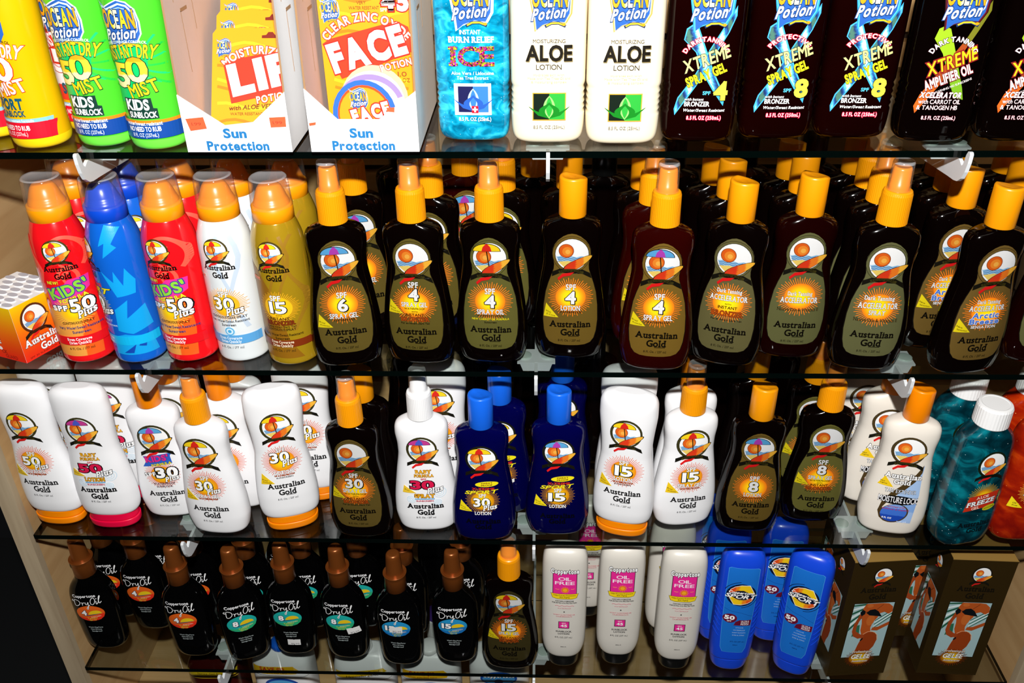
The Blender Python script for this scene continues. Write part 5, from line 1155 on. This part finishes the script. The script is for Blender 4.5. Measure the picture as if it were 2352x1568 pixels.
# shelf 4
for d, n, x, y, r, lb, g in (
 ('dry4','spray_bottle',-0.5645,0.793,2,'black spray bottle with orange oval 4, far left of the lowest shelf','dry'),
 ('dry4','spray_bottle',-0.513,0.826,0,'black spray bottle with orange oval 4 standing back between two front ones','dry'),
 ('dry4','spray_bottle',-0.4430,0.783,0,'black spray bottle with orange oval 4, left of the front bracket','dry'),
 ('dry8','spray_bottle',-0.3730,0.780,20,'black spray bottle with green oval 8, turned to the right','dry'),
 ('dry8p','spray_bottle',-0.3130,0.789,2,'black spray bottle with green oval 8 and white price sticker at its foot','dry'),
 ('dry8q','spray_bottle',-0.2445,0.784,-3,'black spray bottle with green oval 8 and sticker on its right side','dry'),
 ('dry15p','spray_bottle',-0.1735,0.775,-2,'black spray bottle with a price sticker over its blue oval','dry'),
 ('dry15','spray_bottle',-0.1045,0.780,0,'black spray bottle with blue oval 15','dry'),
 ('spf15br','spray_bottle',-0.0360,0.773,-2,'dark brown SPF 15 spray gel bottle with orange collar on the lowest shelf','dark'),
 ('oilfree','lotion_bottle',0.031,0.777,-2,'pearl white oil free lotion bottle, left of three','oil'),
 ('oilfree','lotion_bottle',0.099,0.781,-1,'pearl white oil free lotion bottle, middle of three','oil'),
 ('oilfree','lotion_bottle',0.171,0.775,-2,'pearl white oil free lotion bottle, right of three','oil'),
 ('sport','lotion_bottle',0.240,0.777,-4,'blue sport lotion bottle facing front','sport'),
 ('sport','lotion_bottle',0.319,0.772,-27,'blue sport lotion bottle turned left with ridged side showing','sport'),
 ('dry4','spray_bottle',-0.5655,0.845,0,'black spray bottle behind the far left one','dry'),
 ('dry4','spray_bottle',-0.5060,0.863,0,'black spray bottle behind the set-back orange one','dry'),
 ('dry4','spray_bottle',-0.4430,0.832,2,'black spray bottle behind the one left of the bracket','dry'),
 ('dry8','spray_bottle',-0.3730,0.828,4,'black spray bottle behind the turned green one','dry'),
 ('dry8','spray_bottle',-0.3330,0.866,0,'black spray bottle far back whose lettering shows between two caps','dry'),
 ('dry8','spray_bottle',-0.3020,0.831,2,'black spray bottle behind the green one with low sticker','dry'),
 ('dry8','spray_bottle',-0.2310,0.834,2,'black spray bottle behind the green one with side sticker','dry'),
 ('dry15','spray_bottle',-0.1710,0.8205,0,'black spray bottle behind the blue one with sticker','dry'),
 ('dry15','spray_bottle',-0.0985,0.829,0,'black spray bottle behind the blue 15 one','dry'),
 ('oilfree','lotion_bottle',0.0640,0.858,0,'pearl white bottle set back between the left and middle ones','oil'),
 ('oilfree','lotion_bottle',0.1050,0.826,0,'pearl white bottle close behind the middle one','oil'),
 ('oilfree','lotion_bottle',0.1640,0.822,0,'pearl white bottle close behind the right one','oil'),
 ('sport','lotion_bottle',0.2320,0.822,-2,'blue bottle one row behind the front facing one','sport'),
 ('sport','lotion_bottle',0.2240,0.864,-2,'blue bottle two rows behind the front facing one','sport'),
 ('sport','lotion_bottle',0.3010,0.823,-6,'blue bottle behind the turned one','sport')):
    put(d, n, 3, x, y, r, lb, g)

# ------------------------------------------------------------------ white counter cartons with blister cards
def carton(x, w, label, vl, stick):
    t = thing('display_carton', label, 'carton', (x, 0.7445, ZC[0] + 0.0004), group='white display cartons'); dp = 0.150; H = 0.262; th = 0.0016
    mb = MB(); mb.box(0, w, 0, dp, 0, th, 'card_white'); obj('carton_bottom', mb.build('carton_bottom'), t)
    mb = MB(); mb.prism([(0, 0), (w, 0), (w, vl[3]), (vl[2][0], vl[2][1]), (vl[1][0], vl[1][1]), (0, vl[0])], 0, th, 'card_white'); f = obj('front_flap', mb.build('front_flap'), t)
    for sx, nm in ((0, 'l'), (w - th, 'r')):
        mb = MB(); zl = vl[0] if nm == 'l' else vl[3]
        p = [(th, 0), (dp, 0), (dp, H), (0.030, H), (0.012, H * 0.72), (0.004, zl + 0.035), (th, zl)]
        n = len(p); vs = [(sx, a, b) for a, b in p] + [(sx + th, a, b) for a, b in p]
        T = tessellate_polygon([[Vector((a, b, 0)) for a, b in p]])
        i_, o_ = ('card_inside', 'card_white') if nm == 'r' else ('card_white', 'card_inside')
        mb.add(vs, [tuple(q) for q in T], i_); mb.add(vs, [tuple(n + i for i in q) for q in T], o_); mb.add(vs, [(i, (i + 1) % n, n + (i + 1) % n, n + i) for i in range(n)], 'card_kraft')
        # cut lines of the perforated flaps
        xx = sx + th + 0.0003 if nm == 'r' else sx + th + 0.0003
        for (a0, b0, a1, b1) in ((0.040, 0.060, 0.040, 0.110), (0.070, 0.090, 0.070, 0.150), (0.028, 0.120, 0.028, 0.165), (0.040, 0.110, 0.055, 0.112)):
            mb.box(xx - 0.0002, xx, min(a0, a1), max(a0, a1) + 0.0007, b0, b1 + 0.0007, 'card_kraft')
        sd = obj('side_flap', mb.build('side_flap'), t)
    mb = MB(); mb.box(0, w, dp - th, dp, 0, H + 0.02, 'card_inside'); obj('carton_back', mb.build('carton_back'), t)
    L = Label(Plane(0), 'printed_card'); c = w * 500 - 1
    L.text('Sun', c - 1, 18.2, 7.6, 19, '#2478b8', 0.04); L.text('Protection', c, 7.2, 7.6, 53, '#2478b8', 0.04)
    for a in stick: L.up(0.1); L.poly(a[0], '#e0623a'); L.text(a[1], a[2], a[3], 2.6, 8, '#b8402a', 0.0)
    obj('front_print', L.mesh('front_print'), f)
    return t
carton(-0.3059, 0.0914, 'white counter carton holding orange lip balm cards', (0.0513, (0.036, 0.0250), (0.0607, 0.0277), 0.0536), [([(3.5,31), (19,32.5), (20.5,22.5), (6,20.5)], '1.99', 12, 26.5), ([(75.5,32), (89.5,32.6), (89,24), (75.8,23.4)], '1.99', 82, 27.5)])
carton(-0.1980, 0.0935, 'white counter carton holding an orange zinc oxide face card', (0.0560, (0.0255, 0.0300), (0.0607, 0.0298), 0.0538), [([(1,27), (7,27.8), (6.4,25.4), (1.2,24.6)], '', 0, 0), ([(68,40), (75,40.4), (74.6,36.2), (69,36.8)], '', 0, 0)])
def gold_bg(L, pts):
    L.poly(pts, '#e8a010'); L.e += 0.02
    for k in range(6 if max(p[1] for p in pts) < 100 else 10):
        z0 = 6 + k*13 + (k % 3)*2; L.stroke([(-33 + i*8.2, z0 + 3*math.sin(i*0.9 + k)) for i in range(9)], 2.6, '#f4c41c' if k % 2 else '#c87e0c', False)
    L.up(0.05)
def lip_card():
    mb = MB(); P = [(-39, 0), (39, 0), (39, 84), (35, 91), (-33, 91), (-37, 86)]
    mb.prism([(a/1000, b/1000) for a, b in P], 0, 0.0006, 'card_white'); base = mb.build('card_back')
    L = Label(Plane(0), 'printed_card', L=8)
    gold_bg(L, P); wave_logo(L, -27, 71, 12.5, '#f4a060')
    L.poly([(8,84),(12,84.4),(14,87),(18,87),(20,84.4),(25,84),(25,81.6),(8,81.6)], '#7a1c08')
    L.text('MOISTURIZING', 3, 71, 6.8, 66, '#fff6ee', 0.03, out=('#e03a14', 0.06), arc=48, rot=3)
    L.poly([(-27,57),(-22,62),(34,72),(38,36),(-20,23)], '#e8341a'); L.text('LIP', 7, 49.6, 25, 54, '#fbfbff', 0.06, out=('#e0301a', 0.03), rot=13)
    L.text('POTION', 18, 28.6, 6, 30, '#fff0e0', 0.03, out=('#d83a14', 0.08), rot=10); L.text('with ALOE VERA', 0, 20, 3.8, 44, '#6a2008', 0.012, slant=0.2, rot=3); L.text('WATER RESISTANT', -6, 13.8, 2.4, 30, '#8a4a10', 0.0)
    return base, L.mesh('card_print')
b0, l0 = lip_card(); nm = ('front', 'second', 'third', 'rearmost')
for k in range(4):
    t = thing('blister_card', 'orange lip balm card, %s in the left carton' % nm[k], 'card', (-0.2600 + 0.0005*k, 0.7890 + 0.0170*k, ZC[0] + 0.0075 + 0.012*k), group='lip balm cards'); t.rotation_euler = (math.radians(-30), 0, 0)
    cb = obj('card_back', b0, t); obj('card_print', l0, cb)
def face_card():
    mb = MB(); P = [(-41, 0), (41, 0), (41, 142), (36, 148), (-36, 148), (-41, 142)]
    mb.prism([(a/1000, b/1000) for a, b in P], 0, 0.0006, 'card_white'); base = mb.build('card_back')
    L = Label(Plane(0), 'printed_card', L=8); gold_bg(L, P)
    wave_logo(L, -31, 101, 15, '#f8e0a0')
    L.text('VERY', -3, 110, 2.6, 8, '#8a3a10', 0.0); L.text('WATER RESISTANT', -1, 105.8, 2.6, 26, '#8a3a10', 0.0); L.text('SPF', 16, 104, 2.6, 6, '#f8e8e0', 0.02); L.text('45', 26, 111, 14, 21, '#fdfdfd', 0.06, out=('#e0281a', 0.05))
    L.text('CLEAR ZINC OXIDE', -1, 98.6, 6.8, 84, '#fff2ea', 0.03, out=('#e0361a', 0.07), arc=46)
    L.poly([(-40,76),(-34,80),(26,95),(36,90),(40,70),(6,57),(-26,46)], '#ea3a1c'); L.text('FACE', -1.5, 71.4, 22, 66, '#fdfdff', 0.06, out=('#e0281a', 0.04), rot=15)
    L.text('POTION', 23, 58, 5.6, 28, '#fff0e0', 0.03, out=('#d8341a', 0.07), rot=13, lift=0.15); L.text('1.0', 28, 50, 4, 8, '#9a4a10', 0.0); L.text('FL OZ', 28.5, 44.6, 3.4, 12, '#9a4a10', 0.0)
    L.disc(2, 28, 30, 30, '#f2c8a0'); L.disc(0, 24, 29, 29, '#fbf0ec'); L.ring(-2, 20, 31, 30, 5, '#9a86c8', 20, 150)
    L.disc(-8.5, 14, 29, 31, '#2a6ad0'); L.disc(-8.5, 13.6, 24.5, 27, '#e8501c'); L.disc(-8.5, 13, 23, 25.4, '#f0a01c'); wave_logo(L, -13, 25, 15, '#f4d080')
    L.text('FACE', -3, 16, 11, 34, '#f6f6ff', 0.06, out=('#e0341a', 0.08), rot=14)
    return base, L.mesh('card_print')
b0, l0 = face_card()
for k in range(3):
    t = thing('blister_card', 'orange zinc oxide face card, %s in the right carton' % nm[k], 'card', (-0.1510, 0.8000 + 0.012*k, ZC[0] + 0.0035), group='face cards'); t.rotation_euler = (math.radians(-1.5), 0, 0)
    cb = obj('card_back', b0, t); obj('card_print', l0, cb)

# ------------------------------------------------------------------ lip balm tray on the second shelf
t = thing('balm_tray', 'yellow to red tray carton with white egg-crate top at the left edge', 'carton', (-0.5240, 0.7600, ZC[1] + 0.0004))
ang = math.radians(64); c, q = math.cos(ang), math.sin(ang)
# right face runs back along (c, q); left face runs away along (-q, c)
W1, W2, HH = 0.066, 0.056, 0.063
A = (0, 0); Bp = (c*W1, q*W1); Cp = (-0.062, 0.0230); Dp = (Cp[0] + Bp[0], Cp[1] + Bp[1])
mb = MB(); mb.prism([A, Bp, Dp, Cp], 0, HH, 'card_white', 'z'); tb = obj('tray_body', mb.build('tray_body'), t)
def grad(x, z):
    k = max(0, min(1, z / 63)); c0, c1, c2 = (0.92, 0.13, 0.04), (0.96, 0.45, 0.03), (0.98, 0.80, 0.03)
    a, b, u = (c0, c1, k*2) if k < 0.5 else (c1, c2, k*2 - 1)
    return tuple(a[i] + (b[i]-a[i])*u for i in range(3))
class Face:
    def __init__(s, o, d): s.o = o; l = math.hypot(*d); s.d = (d[0]/l, d[1]/l)
    def front(s, x, z, e): return (s.o[0] + s.d[0]*x/1000 + s.d[1]*e/1000, s.o[1] + s.d[1]*x/1000 - s.d[0]*e/1000, z/1000)
L = Label(Face(A, Bp), 'printed_card', L=8); L.rect(0, 66, 0, 63, grad); L.up(); emblem(L, 22, 43, 15, None, ring='#5a2c12', banner='#4a2408')
L.text('Australian', 26, 19.5, 7.5, 44, '#ffffff', 0.034, True, out=('#7a1a08', 0.04)); L.text('Gold', 30, 9.5, 7.5, 20, '#ffffff', 0.034, True, out=('#7a1a08', 0.04)); L.text('SPF 30 SUNBLOCK LIP BALM', 30, 3, 2, 50, '#7a1a08', 0.0)
obj('side_print', L.mesh('side_print'), tb)
wl = math.hypot(*Cp) * 1000
L = Label(Face(Cp, (-Cp[0], -Cp[1])), 'printed_card', L=8); L.rect(0, wl, 0, 63, grad); L.up(); L.text('E', wl - 30, 21, 5.4, 4, '#ffffff', 0.04, True, out=('#7a1a08', 0.04)); L.text('e', wl - 31, 13, 5, 4, '#ffffff', 0.04, True); L.text('CK', wl - 27, 8.6, 4, 7, '#a01c0c', 0.03); L.text('GUARD', wl - 19, 3.6, 4, 16, '#a01c0c', 0.03)
obj('front_print', L.mesh('front_print'), tb)
mb = MB()
for i in range(7):
    for j in range(4):
        u, v = (i + 0.5) / 7, (j + 0.5 + (0.5 if i % 2 else 0)) / 4.5
        cx, cy = Bp[0]*u + Cp[0]*v, Bp[1]*u + Cp[1]*v; n = 14
        P = []
        for zz, rr in ((HH, 1.0), (HH + 0.0010, 0.97), (HH + 0.0012, 0.9)):
            for s_ in range(n):
                a = 2*PI*s_/n; du, dv = 0.0042*math.cos(a)*rr, 0.0074*math.sin(a)*rr
                P.append((cx + du*c - dv*q, cy + du*q*0.9 + dv*c, zz))
        fs = [(r*n + s_, r*n + (s_+1) % n, (r+1)*n + (s_+1) % n, (r+1)*n + s_) for r in range(2) for s_ in range(n)]
        mb.add(P, fs, 'tray_white', True); mb.add(P[2*n:], [tuple(range(n))], 'tray_grey')
obj('egg_crate_top', mb.build('egg_crate_top'), t)

# ------------------------------------------------------------------ bronze gel cartons on the lowest shelf
GW, GD, GH = 0.0725, 0.052, 0.1950
def gelee_body():
    mb = MB(); b = 0.0008
    mb.box(-GW/2, GW/2, 0, GD, 0, GH, 'box_bronze'); mb.box(-GW/2 + 0.0004, GW/2 - 0.0004, 0.0004, GD - 0.0004, GH, GH + 0.0004, 'box_bronze_light')
    mb.box(-GW/2 - 0.0001, GW/2 + 0.0001, -0.0001, 0.0006, GH - 0.0004, GH + 0.0005, 'box_bronze_light'); return mb.build('carton_body')
def beach_picture(L, x0, x1, z0, z1):
    w, h = x1 - x0, z1 - z0; X = lambda u: x0 + u*w; Y = lambda v: z0 + v*h
    P = lambda pts: [(X(a), Y(b)) for a, b in pts]
    L.rect(x0 - 0.6, x1 + 0.6, z0 - 0.6, z1 + 0.6, '#0c0a06'); L.rect(x0, x1, z0, z1, '#a6c4c8')
    for k in range(7): L.poly(P([(0, 0.98 - k*0.07), (0.32, 1.0 - k*0.03), (0.30, 0.97 - k*0.035), (0, 0.955 - k*0.075)]), ('#1e5a40', '#dff0ec')[k % 2])
    for k in range(5): L.poly(P([(0.62, 0.55 + k*0.035), (1, 0.76 + k*0.03), (1, 0.735 + k*0.03), (0.62, 0.535 + k*0.035)]), ('#2a6a54', '#e8f4f2')[k % 2])
    L.poly(P([(0.12, 0.4), (0.3, 0.45), (0.26, 0.62), (0.14, 0.6)]), '#2f6e50')
    sk, sd, sl = '#b8541e', '#983c12', '#c8682a'
    L.poly(P([(0.30, 1.0), (0.72, 1.0), (0.86, 0.99), (0.98, 0.93), (1.0, 0.84), (0.92, 0.80), (0.80, 0.84), (0.70, 0.82), (0.66, 0.74), (0.58, 0.66), (0.55, 0.56), (0.58, 0.48), (0.66, 0.45), (0.74, 0.38), (0.76, 0.30), (0.70, 0.20), (0.62, 0.10), (0.60, 0.0), (0.30, 0.0), (0.30, 0.1), (0.34, 0.24), (0.38, 0.34), (0.36, 0.44), (0.31, 0.52), (0.30, 0.64), (0.26, 0.76), (0.22, 0.86), (0.25, 0.94)]), sk)
    L.poly(P([(0.30, 0.0), (0.62, 0.0), (0.66, 0.10), (0.76, 0.20), (0.80, 0.32), (0.76, 0.42), (0.66, 0.475), (0.54, 0.475), (0.44, 0.44), (0.38, 0.34), (0.33, 0.2)]), sd)
    L.poly(P([(0.22, 0.86), (0.29, 0.80), (0.22, 0.68), (0.19, 0.58), (0.20, 0.50), (0.34, 0.44), (0.44, 0.43), (0.43, 0.38), (0.30, 0.36), (0.16, 0.41), (0.10, 0.50), (0.11, 0.64)]), '#a4441a')
    L.poly(P([(0.60, 0.56), (0.74, 0.57), (0.99, 0.66), (1, 0.60), (0.74, 0.50), (0.58, 0.51)]), '#b04e1c'); L.disc(X(0.50), Y(0.70), w*0.10, h*0.10, sl); L.disc(X(0.40), Y(0.96), w*0.08, h*0.03, sl)
    L.poly(P([(0.18, 0.85), (0.24, 0.90), (0.31, 0.87), (0.32, 0.82), (0.24, 0.78)]), '#0a1014'); L.poly(P([(0.34, 0.84), (0.42, 0.89), (0.54, 0.90), (0.64, 0.86), (0.76, 0.76), (0.60, 0.775), (0.44, 0.79)]), '#0a1014')
    L.stroke(P([(0.31, 0.85), (0.36, 0.86)]), 0.5, '#0a1014'); L.stroke(P([(0.58, 0.89), (0.72, 0.98)]), 0.4, '#0a1014')
    L.stroke(P([(0.40, 0.44), (0.50, 0.485), (0.60, 0.49), (0.70, 0.465), (0.78, 0.41), (0.80, 0.33)]), 0.7, '#e8b088'); L.poly(P([(0.42, 0.38), (0.36, 0.34), (0.38, 0.31), (0.43, 0.35)]), '#0a1014')
def gelee_front():
    L = Label(Plane(0), 'printed_card', L=8); emblem(L, 1, 154.5, 11, None, ring='#1e160a', banner='#1a1408')
    L.text('Australian', 0, 134, 7, 42, '#140e04', 0.036, True); L.text('Gold', 1, 123.6, 7.4, 20, '#140e04', 0.036, True)
    beach_picture(L, -24, 24, 30, 114)
    burst(L, -1, 29, 19, 44, '#7a3208', '#7a3006', 0.72, 0.75)
    L.text('Professional', 0, 39.6, 3.4, 24, '#f8e8d8', 0.02, True, out=('#3a1a08', 0.05)); L.text('GELEE', 0, 31.6, 6.6, 23, '#fdfaf2', 0.03, True, out=('#2a1408', 0.05), slant=0.15); L.stroke([(5.2, 36.2), (7, 37.8)], 0.8, '#fdfaf2'); L.text('Accelerator', 0, 24.6, 3.2, 20, '#f8e8d8', 0.02, True, out=('#3a1a08', 0.05))
    return L.mesh('front_print')
def gelee_side():
    L = Label(Plane(0), 'printed_card', L=8); emblem(L, 0, 150, 8, None, ring='#1e160a', banner='#1a1408'); beach_picture(L, -17, 17, 30, 118); return L.mesh('side_print')
gb, gf, gs = gelee_body(), gelee_front(), gelee_side()
for _m in (gf, gs): _m.transform(Matrix.Scale(1.115, 4, (0, 0, 1)))
for x, y, r, lb in ((0.3955, 0.7575, 5, 'bronze gel carton with beach photo, left one of the front pair'), (0.5085, 0.7605, -2, 'bronze gel carton with beach photo at the right end of the lowest shelf'), (0.4800, 0.8200, 3, 'bronze gel carton set back between the two front ones'), (0.4050, 0.8240, 3, 'bronze gel carton hidden behind the left front one')):
    t = thing('gel_carton', lb, 'carton', (x, y, ZC[3] + 0.0004), r, 'bronze gel cartons'); b_ = obj('carton_body', gb, t); obj('front_print', gf, b_)
    obj('side_print', gs, b_, (-GW/2, GD/2, 0), (0, 0, -PI/2)); obj('side_print', gs, b_, (GW/2, GD/2, 0), (0, 0, PI/2))

# ------------------------------------------------------------------ products on the bottom deck
B_SQ = Body([(0,34,18),(2,38,22),(8,40,24),(60,41,25),(100,41,25),(112,40,23.6),(120,37,20),(127,30,15),(130,22,11)], 3.6)
B_SQ2 = Body([(0,34,18),(2,36,22),(8,37,24),(100,37.5,24.5),(108,36,23),(114,30,18),(117,20,12)], 3.6)
def deck_label(kind):
    L = Label(B_SQ if kind != 'maroon' else B_SQ2, 'printed_ink')
    if kind in ('save', 'save2'):
        L.poly([(-36,112),(20,114),(27,108),(24,102),(-36,100)], '#f0b812'); L.text('SAVE $10', -9, 109, 5.4, 34, '#c8281a', 0.03); L.text('when you buy two', -9, 103.4, 2.2, 40, '#7a3a10', 0.01)
        L.stroke([(-38,98),(0,98.6),(38,94)], 0.6, '#2a2a2e'); L.disc(2, 80, 24, 14, '#1a4aa8'); L.disc(2, 79, 21, 11, '#5ab0e8')
    elif kind == 'water':
        L.poly([(-36,110),(28,114),(33,108),(-36,99)], '#e8bc14'); L.text('Water Based', 6, 109.6, 3.0, 34, '#5a4408', 0.012, rot=4, slant=0.2); L.text('Hypoallergenic', 0, 104, 3.0, 44, '#5a4408', 0.012, rot=4, slant=0.2); L.stroke([(-38,95),(0,98),(38,94)], 0.6, '#2a2a2e')
    elif kind == 'blue':
        L.disc(0, 98, 25, 12, '#1450b0'); L.disc(0, 97, 22, 9.4, '#4aa0e4'); L.text('Coppertone', 0, 104, 6.4, 42, '#ffffff', 0.045, out=('#0e2a66', 0.07)); L.disc(0, 93, 6, 4.6, '#0e2a66')
    else:
        L.poly([(-34,106),(34,108),(34,99),(-34,97)], '#d8b818'); L.text('Spray Gel Bronzer', 4, 103, 2.6, 46, '#6a5408', 0.012); L.stroke([(-34,94),(34,96)], 1.2, '#d8c028')
    return L
for d, mat, x, y, r, lb, hh in (('save','white_plastic',-0.352,0.825,-2,'white bottle on the bottom deck with yellow SAVE $10 flash, left',0),('water','white_plastic',-0.2390,0.822,2,'white bottle on the bottom deck with yellow slanted lettering',0),('save2','white_plastic',-0.148,0.822,0,'white bottle on the bottom deck with SAVE $10 flash, right',0),('blue','white_plastic',-0.0540,0.826,0,'white bottle on the bottom deck with blue oval label',0),('maroon','maroon_plastic',-0.4450,0.822,0,'dark maroon bottle on the bottom deck with yellow band',0)):
    Bd = B_SQ if d != 'maroon' else B_SQ2
    parts = [('bottle_body', cached('sq'+mat+str(Bd is B_SQ), lambda: Bd.mesh('bottle_body', mat)), None, 0, None), ('printed_label', cached('sql'+d, lambda: deck_label(d).mesh('printed_label')), 0, 0, None),
             ('disc_cap', cached('sqc'+d, lambda: lathe('disc_cap', [(116 if Bd is B_SQ2 else 129.5, 13), (118 if Bd is B_SQ2 else 131, 13.6), (136, 13.2), (137.4, 11.6), (137.4, 1)], {'save': 'blue_cap', 'save2': 'white_cap', 'water': 'white_cap', 'blue': 'blue_cap', 'maroon': 'black_cap'}[d], 32)), None, 0, None)]
    rt = instance(parts, 'lotion_bottle', lb, 'bottle', (x, y, DECK + 0.0004), r, 'bottles on the bottom deck'); rt.scale = (1, 1, 1.07)
tube = [('tube_body', lathe('tube_body', [(0,14),(1,16),(60,17),(140,18.5),(142,18)], 'white_cap', 36), None, 0, None), ('tube_cap', lathe('tube_cap', [(142,17),(142.5,17.4),(143.5,17.2),(143.6,1)], 'purple_cap', 32), None, 0, 'purple disc')]
instance(tube, 'lotion_tube', 'white tube with purple disc top between two black spray bottles, bottom deck', 'tube', (-0.1420, 0.880, DECK + 0.0004), 0, 'bottles on the bottom deck')
